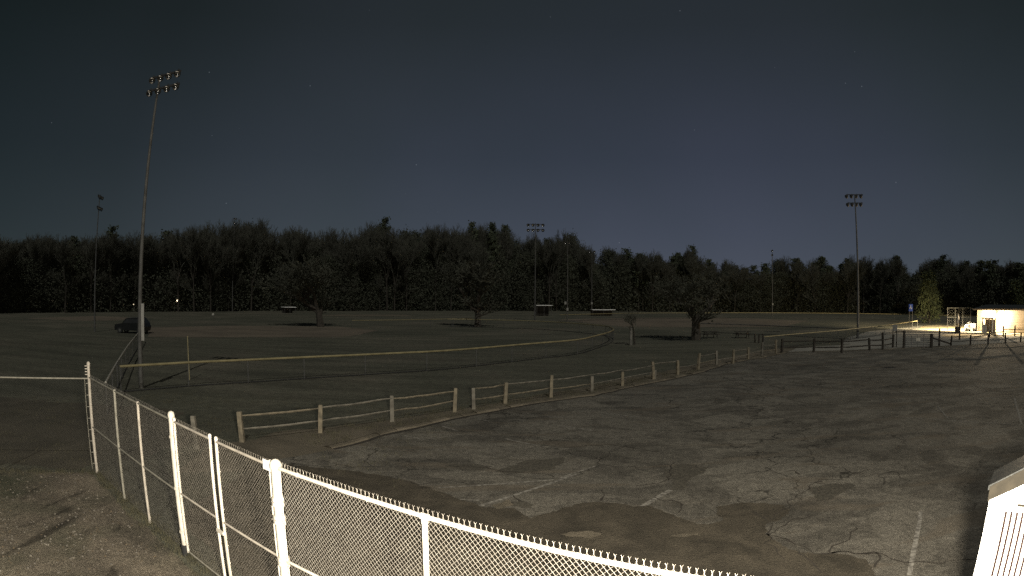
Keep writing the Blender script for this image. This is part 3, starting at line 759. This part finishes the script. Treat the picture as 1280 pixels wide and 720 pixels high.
wl.prism([B(-.6, 8.6, hb+.02), B(LB+.5, 8.6, hb+.02), B(LB+.5, 4.01, hb+.55), B(-.6, 4.01, hb+.55)], Vector((0, 0, .10)))
wl.build('roof', M['roofdark'], t)
MB().box(B(LB/2, -.74, hb+.02), (LB+1.1, .05, .20), ba).build('fascia', M['tan'], t)
# outside corner board and eave post
MB().box(B(.03, -.03, hb/2), (.12, .05, hb), ba).build('corner_board', M['tan'], t)
lw = B(3.5, -.55, 2.45)
t2 = thing('flood_lamp', 'glaring floodlight fixed to the front wall of the clubhouse', 'floodlight', lw)
MB().box(lw+w*.10, (.34, .12, .26), ba).build('housing', M['housing'], t2)
MB().box(lw+w*.34, (.08, .38, .08), ba).build('bracket', M['housing'], t2)
MB().box(lw+w*.03-Vector((0, 0, .0)), (.28, .04, .20), ba).build('lens', M['lampglow'], t2)
# white door frame structure standing before the wall
p = at(1228, 416); 
t = thing('doorway_booth', 'white framed open booth standing before the clubhouse left of the glare', 'booth', p)
fr = MB(); bw, bh = 1.75, 2.05
for x in (0, bw): fr.box(p+u*x+Vector((0, 0, bh/2)), (.16, .16, bh), ba)
fr.box(p+u*bw/2+Vector((0, 0, bh-.07)), (bw, .14, .14), ba)
for y in (1.0,):
    for x in (0, bw): fr.box(p+u*x+w*y+Vector((0, 0, bh/2)), (.12, .12, bh), ba)
fr.build('frame', M['white'], t)
MB().box(p+u*.40+Vector((0, 0, .55)), (.66, .06, 1.1), ba).build('lower_panel', M['white'], t)
MB().box(p+u*bw/2+w*.5+Vector((0, 0, bh+.03)), (bw+.3, 1.3, .06), ba).build('roof', M['white'], t)
MB().box(p+u*bw/2+w*1.0+Vector((0, 0, .95)), (bw-.1, .04, 1.8), ba).build('back_panel', M['tan'], t)
MB().box(p+u*1.2+Vector((0, 0, 1.0)), (.07, .07, 1.9), ba).build('mullion', M['white'], t)
# utility cart
p = at(1214.5, 414); ca = ba+.05; cu = Vector((math.cos(ca), math.sin(ca), 0)); cw = Vector((-cu.y, cu.x, 0))
t = thing('utility_cart', 'white utility cart parked left of the white booth', 'cart', p)
Q = lambda x, y, z: p+cu*x+cw*y+Vector((0, 0, z))
b = MB(); b.prism([Q(-1.05, -.55, .28), Q(1.05, -.55, .28), Q(1.05, -.55, .55), Q(-.25, -.55, .55), Q(-.45, -.55, .95), Q(-.85, -.55, 1.0), Q(-1.05, -.55, .8)], cw*1.1)
b.build('body', M['white'], t)
MB().box(Q(.45, 0, .86), (1.15, 1.12, .60), ca).build('cargo_bed', M['white'], t)
MB().box(Q(-.30, 0, .75), (.35, 1.0, .35), ca).build('seat', M['darkplastic'], t)
MB().tube(Q(-.62, -.2, .95), Q(-.48, -.2, 1.28), .02, .02, 6).lathe(Q(-.47, -.2, 1.28), [(.15, -.012), (.18, 0), (.15, .012)], 12, (-.5, 0, .8)).build('steering_wheel', M['darkplastic'], t)
for x in (-.68, .68):
    for y in (-.52, .52):
        wh = MB().tube(Q(x, y-.08, .24), Q(x, y+.08, .24), .24, .24, 16).build('wheel', M['rubber'], t)
        MB().tube(Q(x, y-.09, .24), Q(x, y+.09, .24), .11, .11, 10).build('rim', M['chrome'], wh)
# folded umbrella in a dark base
p = at(1196.8, 417); 
t = thing('folded_umbrella', 'pale folded umbrella above a dark drum behind the tallest post', 'umbrella', p)
MB().lathe(p, [(.38, 0), (.42, .1), (.42, .85), (.36, .95), (.05, .97)], 14).build('drum', M['darkplastic'], t, True)
MB().tube(p+Vector((0, 0, .9)), p+Vector((0, 0, 2.62)), .03, .03, 6).build('stick', M['poledark'], t)
MB().lathe(p, [(.04, 2.6), (.15, 2.3), (.24, 1.8), (.29, 1.35), (.18, 1.12), (.04, 1.1)], 9).build('canopy', M['canvas'], t)
# posts and pipe frame behind
p = at(1184, 414); tag(MB().tube(p, p+Vector((0, 0, 2.9)), .05, .05, 6).build('sign_post', M['pole']), 'thin grey post standing on the yellow lit ground', 'post')
a, c = at(1184, 408.5), at(1213, 408.5)
t = thing('backstop_frame', 'pipe backstop frame standing behind the utility cart', 'backstop', a)
for f in (0, .33, .66, 1): p = a.lerp(c, f); MB().tube(p, p+Vector((0, 0, 3.2)), .05, .05, 6).build('post', M['pole'], t)
for z in (3.15, 1.6): MB().tube(a+Vector((0, 0, z)), c+Vector((0, 0, z)), .04, .04, 6).build('rail', M['pole'], t)
link_mesh(a, c, .05, 3.1, w=.45, r=.0035, barbs=False).build('wire_mesh', M['wiredull'], t)

# ---------------------------------------------------------------- storm drain, picnic tables, bollards
p = at(1112, 459.7)
t = thing('storm_drain', 'dark rectangular storm drain grate set in the far part of the lot', 'drain', p)
MB().box(p+Vector((0, 0, .016)), (1.05, .62, .02), .1).build('frame', M['crack'], t)
b = MB()
for k in range(9): b.box(p+Vector((-.44+k*.11, 0, .03)), (.035, .50, .012), .1)
b.build('grate', M['poledark'], t)
def picnic(px, yb, rz, label):
    p = at(px, yb); t = thing('picnic_table', label, 'picnic table', p, 'picnic tables under the lone tree')
    rot = Matrix.Rotation(rz, 3, 'Z'); Q = lambda x, y, z: p+rot@Vector((x, y, z))
    MB().box(Q(0, 0, .74), (1.9, .75, .06), rz).build('tabletop', M['wooddark'], t)
    for s in (-1, 1): MB().box(Q(0, s*.68, .45), (1.9, .26, .05), rz).build('seat', M['wooddark'], t)
    for s in (-1, 1):
        b = MB()
        for q in (-1, 1): b.tube(Q(s*.65, q*.25, .72), Q(s*.65, q*.62, 0), .045, .045, 5)
        b.box(Q(s*.65, 0, .42), (.05, 1.45, .09), rz); b.build('leg', M['wooddark'], t)
picnic(888, 422.5, .1, 'dark picnic table left of the pair beside the lone tree')
picnic(928, 422.5, -.1, 'dark picnic table farther right of the pair beside the lone tree')
for i, (px, yb) in enumerate(((943.5, 428.5), (948.5, 429), (953.5, 427.5))):
    p = at(px, yb); h = .85
    b = MB().tube(p, p+Vector((0, 0, h)), .10, .10, 8); b.lathe(p+Vector((0, 0, h)), [(.10, 0), (.06, .04), (.001, .05)], 8)
    tag(b.build('bollard', M['wooddark']), 'short dark wooden bollard in the row of three before the picnic tables', 'bollard', 'bollards before the picnic tables')

# ---------------------------------------------------------------- dugouts and far sheds
def dugout(x0, x1, yr, yb, label, name='dugout', cat='dugout', roof='white', back=True):
    a, c = at(x0, yb), at(x1, yb); h = height_at(a, x0, yr)
    t = thing(name, label, cat, a); u = (c-a).normalized(); w = Vector((-u.y, u.x, 0)); an = math.atan2(u.y, u.x); L = (c-a).length
    m = (a+c)/2
    MB().box(m+w*1.1+Vector((0, 0, h)), (L+.4, 2.8, .14), an).build('roof', M[roof], t)
    for f in (0, .5, 1): p = a.lerp(c, f); MB().tube(p, p+Vector((0, 0, h)), .06, .06, 6).build('post', M['pole'], t)
    if back: MB().box(m+w*2.2+Vector((0, 0, h/2)), (L, .12, h-.1), an).build('back_wall', M['darkplastic'], t)
    MB().box(m+w*1.7+Vector((0, 0, .45)), (L-.4, .4, .07), an).build('bench', M['wooddark'], t)
    return t
dugout(671, 689, 381.7, 395, 'pale-roofed dugout just right of the silhouetted light pole')
dugout(741, 768, 387.2, 395, 'long low pale-roofed dugout right of the farthest light pole')
dugout(356, 369, 384, 391.5, 'small pale-roofed shelter alone under the left part of the wood', 'shelter', 'shelter')
# dark vehicle behind the nearest pole
p = at(166, 416.5); hd = R(186)
t = thing('parked_car', 'dark parked car partly hidden behind the nearest light pole', 'car', p)
rot = Matrix.Rotation(hd, 3, 'Z'); Q = lambda x, y, z: p+rot@Vector((x, y, z))
side = [(-2.0, .35), (2.05, .35), (2.15, .62), (2.05, .98), (1.05, 1.14), (.45, 1.72), (-1.35, 1.80), (-1.95, 1.20), (-2.1, .8)]
MB().prism([Q(x, -.88, z) for x, z in side], rot@Vector((0, 1.76, 0))).build('body', M['carpaint'], t)
MB().prism([Q(x, -.72, z) for x, z in ((.40, 1.735), (-1.3, 1.815), (-1.3, 1.86), (.38, 1.78))], rot@Vector((0, 1.44, 0))).build('roof_rack', M['chrome'], t)
for y in (-.892, .88): MB().prism([Q(x, y, z) for x, z in ((.85, 1.17), (.38, 1.62), (-1.25, 1.68), (-1.7, 1.22))], rot@Vector((0, .012, 0))).build('side_window', M['glass'], t)
MB().prism([Q(1.02, -.75, 1.16), Q(1.02, .75, 1.16), Q(.50, .68, 1.69), Q(.50, -.68, 1.69)], rot@Vector((.02, 0, .02))).build('windscreen', M['glass'], t)
for x in (-1.35, 1.35):
    for y in (-.80, .80):
        wh = MB().tube(Q(x, y-.11, .34), Q(x, y+.11, .34), .34, .34, 18).build('wheel', M['rubber'], t)
        MB().tube(Q(x, y-.12, .34), Q(x, y+.12, .34), .18, .18, 10).build('rim', M['chrome'], wh)
for y in (-.62, .62): MB().box(Q(2.09, y, .80), (.10, .34, .14), hd).build('headlight', M['chrome'], t)

# distant lamps at the edge of the wood
def far_lamp(px, y, yb, r, m, label):
    p = at(px, yb); z = height_at(p, px, y)
    t = thing('yard_lamp', label, 'lamp', p, 'small lamps at the foot of the far wood')
    MB().tube(p, p+Vector((0, 0, z-r)), .05, .05, 6).build('pole', M['poledark'], t)
    MB().lathe(p+Vector((0, 0, z)), [(.001, -r), (r*.7, -r*.7), (r, 0), (r*.7, r*.7), (.001, r)], 10).build('globe', M[m], t, True)
far_lamp(222, 375.7, 389.5, .25, 'warmglow', 'brightest tiny warm lamp under the trees right of the nearest light pole')
far_lamp(65.5, 375, 390, .20, 'faintglow', 'faint tiny lamp under the trees at far left')
far_lamp(167, 380.5, 389.5, .13, 'faintglow', 'faintest tiny lamp just left of the nearest light pole')
p = at(266.5, 398); h = height_at(p, 266.5, 391.5)
t = thing('field_sign', 'small pale square sign on a post beyond the near infield', 'sign', p)
MB().tube(p, p+Vector((0, 0, h-.2)), .05, .05, 6).build('post', M['poledark'], t); MB().box(p+Vector((0, -.08, h-.2)), (.42, .05, .42), .3).build('panel', M['whitecap'], t)

# ---------------------------------------------------------------- trees
def grow(b, p, d, L, r, depth, spread, segs, fine):
    """one limb, then its forks"""
    n = 3 if depth > 1 else 2; q = p.copy(); dd = d.copy()
    for k in range(n):
        nx = q+dd*(L/n); b[0 if r > .09 else 1].tube(q, nx, r*(1-.25*k/n), r*(1-.25*(k+1)/n), 5 if r > .09 else 3, False)
        q = nx; dd = (dd+Vector((random.gauss(0, .10), random.gauss(0, .10), random.gauss(.03, .05)))).normalized()
        if depth <= segs-1 and k < n-1 and random.random() < .75:
            sd = (dd+Vector((random.gauss(0, spread), random.gauss(0, spread), random.gauss(.05, .2)))).normalized()
            if depth > 0: grow(b, q, sd, L*.6, r*.5, depth-1, spread, segs, fine)
    if depth > 0:
        for _ in range(random.choice((2, 3, 3))):
            sd = (dd+Vector((random.gauss(0, spread), random.gauss(0, spread), random.gauss(.12, .22)))).normalized()
            grow(b, q, sd, L*random.uniform(.62, .85), max(r*.62, fine), depth-1, spread, segs, fine)
def bare_tree(hgt, trunk_f=.32, spread=.42, depth=5, fine=.028, r=.28, leaves=0, leafsize=.35):
    tr, tw = MB(), MB()
    base = Vector((0, 0, 0)); top = Vector((random.gauss(0, .3), random.gauss(0, .3), hgt*trunk_f))
    tr.tube(base, top, r*1.15, r*.85, 7, False)
    for _ in range(4):
        d = Vector((random.gauss(0, spread), random.gauss(0, spread), 1)).normalized()
        grow((tr, tw), top-Vector((0, 0, random.uniform(0, hgt*.05))), d, hgt*.21, r*.55, depth, spread, depth, fine)
    for s in range(3):
        z = hgt*trunk_f*random.uniform(.5, .95); d = Vector((random.gauss(0, 1), random.gauss(0, 1), .6)).normalized()
        grow((tr, tw), Vector((0, 0, z)), d, hgt*.12, r*.3, max(depth-2, 1), spread, depth, fine)
    zmax = max(v[2] for v in tw.v)
    k = hgt/zmax
    for m in (tr, tw): m.v = [(x*min(k, 1.15), y*min(k, 1.15), z*k) for x, y, z in m.v]
    if leaves:
        pts = random.sample(tw.v, min(leaves, len(tw.v)))
        for p in pts:
            if p[2] > hgt*.25: tw.leaf(Vector(p)+Vector((random.gauss(0, .3), random.gauss(0, .3), random.gauss(0, .3))), leafsize*random.uniform(.5, 1.2))
    return tr, tw
def clump_tree(hgt, w, n, z0=.12, conic=False, size=.55, r=.25, open_=.0):
    tr, cw = MB(), MB(); tr.tube((0, 0, 0), (0, 0, hgt*.9), r, r*.25, 7, False)
    cl = []
    for _ in range(int(n/26)):
        f = random.random()**.8; z = hgt*(z0+(1-z0)*f)
        rad = w*((1-f)**.75+.06 if conic else math.sqrt(max(.05, 1-(2*f-.85)**2*.8)))
        a = random.uniform(0, 2*PI); rr_ = rad*math.sqrt(random.uniform(.05, 1))
        cl.append((Vector((rr_*math.cos(a), rr_*math.sin(a), z)), random.uniform(.6, 1.3)*(hgt*.055)))
        if random.random() < .5: tr.tube((0, 0, max(z-hgt*.08, .5)), cl[-1][0], r*.22, .03, 4, False)
    for c, s in cl:
        for _ in range(26): cw.leaf(c+Vector((random.gauss(0, s), random.gauss(0, s), random.gauss(0, s*.6))), size*random.uniform(.5, 1.2), .3)
    return tr, cw
def pine(hgt, w, size=.5):
    tr, cw = MB(), MB(); tr.tube((0, 0, 0), (.2, 0, hgt*.97), .26, .07, 7, False)
    for k in range(26):
        f = k/26; z = hgt*(.42+.56*f)+random.gauss(0, .3); L = w*(1.05-f)**.7*random.uniform(.5, 1.1); a = random.uniform(0, 2*PI)
        d = Vector((math.cos(a), math.sin(a), .18)); e2 = Vector((0, 0, z))+d*L; tr.tube((0, 0, z), e2, .07, .03, 4, False)
        for q in (.55, .8, 1.0):
            c = Vector((0, 0, z))+d*L*q
            for _ in range(20): cw.leaf(c+Vector((random.gauss(0, .75), random.gauss(0, .75), random.gauss(.1, .35))), size*random.uniform(.5, 1.1), .5)
    return tr, cw
def make_tree(name, label, cat, parts, loc, rz=0, sc=1, group=None, mats=('bark', 'twig'), sxy=None):
    t = thing(name, label, cat, (0, 0, 0), group)
    parts[0].build('trunk', M[mats[0]], t); parts[1].build('crown', M[mats[1]], t)
    t.location = loc; t.rotation_euler = (0, 0, rz); sxy = sxy or sc; t.scale = (sxy, sxy, sc); return t

# lone trees on the fields
p = at(870, 425); h = height_at(p, 870, 338)
make_tree('lone_tree', 'biggest lone dark tree with thick trunk on the grass beyond the lot', 'tree', bare_tree(h, .30, .70, 5, .022, .34, 900, .14), p, 1.0, mats=('bark', 'darktwig'), sxy=1.35)
p = at(793, 431); h = height_at(p, 793, 384)
make_tree('sapling', 'small thin bare tree left of the biggest lone tree', 'tree', bare_tree(h, .40, .40, 4, .012, .09), p, 0, mats=('bark', 'twig'))
p = at(788.5, 431.5); tag(MB().tube(p, p+Vector((0, 0, 1.75)), .14, .14, 8).build('tree_guard', M['palebark']), 'pale tube guard standing beside the small thin bare tree', 'tree guard')
p = at(401, 408.5); h = height_at(p, 400, 318)
make_tree('lone_tree', 'round dark lone tree beyond the clay infield of the near field', 'tree', bare_tree(h, .20, .62, 5, .034, .36, 1500, .2), p, .3, mats=('bark', 'darktwig'), sxy=1.25)
p = at(597, 409); h = height_at(p, 597, 322)
make_tree('lone_tree', 'round dark lone tree inside the outfield left of the silhouetted light pole', 'tree', bare_tree(h, .20, .62, 5, .034, .34, 1500, .2), p, 2.2, mats=('bark', 'darktwig'), sxy=1.25)
p = at(1161.5, 404); h = height_at(p, 1161, 341)
make_tree('conifer', 'olive-green conifer faintly lit behind the blue sign', 'tree', clump_tree(h, h*.27, 6200, .04, True, .24), p, 0, mats=('bark', 'needles_olive'))
p = at(1270, 404); h = height_at(p, 1270, 353)
make_tree('conifer', 'pale green bushy tree behind the clubhouse at the right edge', 'tree', clump_tree(h, h*.33, 5000, .05, True, .28), p, .7, mats=('bark', 'needles_olive'))

# far wood: surveyed foot line and skyline
foot = [at(*q) for q in ((-60,392),(0,391),(160,390),(320,389),(480,388.5),(640,388.6),(800,389.6),(960,391),(1120,393),(1280,396),(1350,398))]
sky = [(-60,296),(0,292),(35,290),(60,289),(95,294),(120,286),(140,282),(160,290),(175,283),(205,288),(235,279),(262,276),(285,268),(320,268),(338,276),(352,275),(372,281),(400,284),(415,276),(440,284),(462,274),(480,272),(500,277),(520,278),(545,277),(575,278),(600,277),(613,274),(632,279),(650,289),(668,287),(690,293),(700,284),(716,280),(730,291),(748,306),(762,301),(780,308),(797,317),(812,305),(822,319),(845,318),(857,306),(872,306),(888,322),(902,315),(920,325),(936,332),(958,326),(966,318),(985,318),(998,322),(1010,328),(1025,318),(1035,330),(1047,324),(1060,322),(1070,315),(1090,321),(1110,316),(1122,318),(1132,332),(1150,326),(1175,314),(1192,322),(1215,325),(1245,322),(1262,322),(1280,327),(1350,330)]
def skyline(px):
    px = max(-59, min(1349, px))
    for (a, ya), (b, yb) in zip(sky, sky[1:]):
        if a <= px <= b: return ya+(yb-ya)*(px-a)/(b-a)
    return 300
def on_foot(s):
    n = len(foot)-1; i = min(int(s*n), n-1); return foot[i].lerp(foot[i+1], s*n-i)
def tree_pos(s, depth):
    p = on_foot(s); return p*((p.length+depth)/p.length)
G1 = 'bare trees making up the far wood'; G2 = 'pines standing in the far wood'; G3 = 'dark bushy trees making up the lower mass of the far wood'
random.seed(21)
bare = [make_tree('bare_tree', 'tall bare winter tree with fine twigs rising out of the far wood', 'tree', bare_tree(25, f, s_, 6, .030, .26), (0, 0, 0), group=G1) for f, s_ in ((.45, .22), (.38, .30), (.5, .20), (.35, .34))]
pines = [make_tree('pine_tree', 'dark pine with clumped flat-topped crown in the far wood skyline', 'tree', pine(22, w_), (0, 0, 0), group=G2, mats=('bark', 'needles')) for w_ in (3.6, 4.4)]
bushy = [make_tree('bushy_tree', 'dark bushy tree in the lower mass of the far wood', 'tree', clump_tree(18, w_, 13000, .02, False, .25), (0, 0, 0), group=G3, mats=('bark', 'brush')) for w_ in (4.6, 5.4, 4.0)]
def place(protos, used, p, h, href, sx=None):
    src = random.choice(protos)
    if src.name not in used: used.add(src.name); o = src
    else: o = copy_tree(src)
    o.location = p; o.rotation_euler = (0, 0, random.uniform(0, 2*PI)); k = h/href; o.scale = ((sx or k)*random.uniform(.9, 1.15),)*2+(k,)
used = set(); wood_pos = []
NB = 150
for i in range(NB):     # bare trees
    s = (i+random.uniform(.1, .9))/NB; p = tree_pos(s, random.choice((-2, 2, 8, 16, 24))+random.uniform(-2, 2)); px = px_of(p)
    if px > 760 and random.random() < .30: continue
    h = height_at(p, px, skyline(px)+random.choice((0, 0, 2, 5, 9))); place(bare, used, p, h, 25, .80 if px < 700 else .62)
for i in range(44):     # pines, mostly to the right
    s = random.uniform(.58, 1) if i < 36 else random.uniform(0, .58); p = tree_pos(s, random.uniform(2, 16)); px = px_of(p)
    h = height_at(p, px, skyline(px)+random.choice((0, 1, 3, 6))); place(pines, used, p, h, 22, .8)
for row, (n, dep, cut) in enumerate(((64, 4, 34), (60, 12, 25), (60, 20, 18))):
    for i in range(n):
        s = (i+random.uniform(0, 1))/n; p = tree_pos(s, dep+random.uniform(-2, 3)); px = px_of(p)
        k = 1.0 if px < 760 else .62
        h = height_at(p, px, skyline(px)+cut*k+random.uniform(-5, 9)*k); place(bushy, used, p, max(h, 6), 18, .95)
br = MB()
for _ in range(90000):
    s = random.random(); p = tree_pos(s, random.uniform(-1.5, 14)); px = px_of(p)
    top = height_at(p, px, skyline(px)+(36 if px < 760 else 22))
    z = top*random.random()**1.15*random.uniform(.6, 1)
    br.leaf(p+Vector((0, 0, z)), random.uniform(.2, .42), .2)
tag(br.build('undergrowth', M['brush']), 'dense dark brush filling the foot of the far wood', 'brush', kind='stuff')
# low wooded rise behind the far wood closes the gaps between stems
hl = MB(); N = 70
for i in range(N+1):
    s = i/N; p = tree_pos(s, 40); q = tree_pos(s, 75); px = px_of(p)
    zt = height_at(q, px, skyline(px)+(30 if px < 760 else 20))+1.5*mnoise.noise(Vector((i*.5, 0, 0)))
    hl.v += [(p.x, p.y, -.2), (p.x*.5+q.x*.5, p.y*.5+q.y*.5, zt*.8), (q.x, q.y, zt), (q.x*1.3, q.y*1.3, -.2)]
for i in range(N):
    for j in range(3): k = i*4+j; hl.f.append((k, k+4, k+5, k+1))
tag(hl.build('hills', M['brush'], None, True), kind='structure')

# ---------------------------------------------------------------- camera
cd = bpy.data.cameras.new('camera'); cam = bpy.data.objects.new('camera', cd); COL.objects.link(cam); S.camera = cam
cd.type = 'PANO'
pc = cd if hasattr(cd, 'panorama_type') else cd.cycles
pc.panorama_type = 'FISHEYE_EQUISOLID'; pc.fisheye_lens = F/1280*36; pc.fisheye_fov = R(180)
cd.sensor_width = 36; cd.sensor_fit = 'HORIZONTAL'; cd.clip_start = .05; cd.clip_end = 6000
cam.matrix_world = Matrix.Translation((0, 0, H)) @ Matrix.Rotation(PI/2+PT, 4, 'X') @ Matrix.Rotation(RL, 4, 'Z')

# ---------------------------------------------------------------- light: moon, night sky, two floodlights, one added corner spot
MOON_EL, MOON_AZ = 43, 168      # degrees; azimuth clockwise from +Y
sl_ = bpy.data.lights.new('moon', 'SUN'); so = bpy.data.objects.new('moon', sl_); COL.objects.link(so)
sl_.energy = 1.0; sl_.angle = R(.5); sl_.color = (1, .99, .92)
dv = Vector((math.sin(R(MOON_AZ))*math.cos(R(MOON_EL)), math.cos(R(MOON_AZ))*math.cos(R(MOON_EL)), math.sin(R(MOON_EL))))
so.rotation_euler = dv.to_track_quat('Z', 'Y').to_euler()
def lamp(name, loc, power, color, radius, kind='POINT', target=None, size=None, blend=.6):
    l = bpy.data.lights.new(name, kind); l.energy = power; l.color = color; l.shadow_soft_size = radius
    o = bpy.data.objects.new(name, l); COL.objects.link(o); o.location = loc
    if kind == 'SPOT':
        l.spot_size = size; l.spot_blend = blend
        o.rotation_euler = (Vector(loc)-Vector(target)).to_track_quat('Z', 'Y').to_euler()
    return o
lamp('camera_side_floodlight', (.75, .05, 4.35), 13500, (1, .91, .75), .22)
lamp('clubhouse_floodlight', lw+w*.17-u*.02-Vector((0, 0, .24)), 20000, (1, .78, .50), .10)
_b0 = B(-.9, -.4, 2.75); _bd = (flat(at(1165, 410))-flat(_b0)).normalized()
lamp('added_corner_spot', _b0, 110000, (1, .82, .50), .15, 'SPOT', flat(_b0)+_bd*5.6, R(84), .7)  # added spot with no fixture, brightens the sand left of the clubhouse

wd_ = bpy.data.worlds.new('World'); S.world = wd_; wd_.use_nodes = True
nt = wd_.node_tree; bg = nt.nodes['Background']
skyn = nt.nodes.new('ShaderNodeTexSky'); skyn.sky_type = 'NISHITA'; skyn.sun_disc = False
skyn.sun_elevation = R(MOON_EL); skyn.sun_rotation = R(MOON_AZ)
tc = nt.nodes.new('ShaderNodeTexCoord'); sep = nt.nodes.new('ShaderNodeSeparateXYZ'); nt.links.new(tc.outputs['Generated'], sep.inputs[0])
rp = nt.nodes.new('ShaderNodeValToRGB'); nt.links.new(sep.outputs['Z'], rp.inputs['Fac'])
st = [(0.0, (.072, .084, .112)), (.10, (.055, .065, .093)), (.22, (.038, .046, .068)), (.42, (.024, .0295, .040)), (1.0, (.013, .016, .020))]
el = rp.color_ramp.elements
while len(el) < len(st): el.new(.5)
for k, (q, c) in enumerate(st): el[k].position = q; el[k].color = (*c, 1)
# glow is strongest towards the right of the view, weakest at left
dp = nt.nodes.new('ShaderNodeVectorMath'); dp.operation = 'DOT_PRODUCT'
gd = Vector((math.sin(R(14)), math.cos(R(14)), 0)); dp.inputs[1].default_value = gd; nt.links.new(tc.outputs['Generated'], dp.inputs[0])
r2 = nt.nodes.new('ShaderNodeValToRGB'); nt.links.new(dp.outputs['Value'], r2.inputs['Fac'])
st = [(.35, (.32, .41, .32)), (.62, (.50, .56, .46)), (.85, (.80, .85, .74)), (1.0, (1, 1, 1))]
el = r2.color_ramp.elements
while len(el) < len(st): el.new(.5)
for k, (q, c) in enumerate(st): el[k].position = q; el[k].color = (*c, 1)
mx = nt.nodes.new('ShaderNodeMix'); mx.data_type = 'RGBA'; mx.blend_type = 'MULTIPLY'; mx.inputs[0].default_value = 1
nt.links.new(rp.outputs['Color'], mx.inputs[6]); nt.links.new(r2.outputs['Color'], mx.inputs[7])
# faint uneven air glow and a few dim stars
ng = nt.nodes.new('ShaderNodeTexNoise'); ng.inputs['Scale'].default_value = 2.2; ng.inputs['Detail'].default_value = 3; nt.links.new(tc.outputs['Generated'], ng.inputs['Vector'])
nr = nt.nodes.new('ShaderNodeValToRGB'); nt.links.new(ng.outputs['Fac'], nr.inputs['Fac'])
nr.color_ramp.elements[0].position = .3; nr.color_ramp.elements[0].color = (.90, .93, .90, 1); nr.color_ramp.elements[1].position = .7; nr.color_ramp.elements[1].color = (1.08, 1.05, 1.08, 1)
m3 = nt.nodes.new('ShaderNodeMix'); m3.data_type = 'RGBA'; m3.blend_type = 'MULTIPLY'; m3.inputs[0].default_value = 1
nt.links.new(mx.outputs[2], m3.inputs[6]); nt.links.new(nr.outputs['Color'], m3.inputs[7])
vs = nt.nodes.new('ShaderNodeTexVoronoi'); vs.inputs['Scale'].default_value = 26; nt.links.new(tc.outputs['Generated'], vs.inputs['Vector'])
vr = nt.nodes.new('ShaderNodeValToRGB'); nt.links.new(vs.outputs['Distance'], vr.inputs['Fac'])
vr.color_ramp.elements[0].position = .012; vr.color_ramp.elements[0].color = (.09, .10, .11, 1); vr.color_ramp.elements[1].position = .028; vr.color_ramp.elements[1].color = (0, 0, 0, 1)
m4 = nt.nodes.new('ShaderNodeMix'); m4.data_type = 'RGBA'; m4.blend_type = 'ADD'; m4.inputs[0].default_value = .8
nt.links.new(m3.outputs[2], m4.inputs[6]); nt.links.new(vr.outputs['Color'], m4.inputs[7])
ad = nt.nodes.new('ShaderNodeMix'); ad.data_type = 'RGBA'; ad.blend_type = 'ADD'; ad.inputs[0].default_value = .00035*1.0
nt.links.new(m4.outputs[2], ad.inputs[6]); nt.links.new(skyn.outputs['Color'], ad.inputs[7])
nt.links.new(ad.outputs[2], bg.inputs['Color']); bg.inputs['Strength'].default_value = 1.0

S.view_settings.view_transform = 'Standard'; S.view_settings.look = 'None'; S.view_settings.exposure = 0; S.view_settings.gamma = 1
S.view_settings.use_curve_mapping = False
S.render.engine = 'CYCLES'
S.cycles.use_denoising = False
S.cycles.max_bounces = 4; S.cycles.diffuse_bounces = 2; S.cycles.glossy_bounces = 2; S.cycles.transparent_max_bounces = 4
S.cycles.sample_clamp_indirect = .6; S.cycles.sample_clamp_direct = 9.0
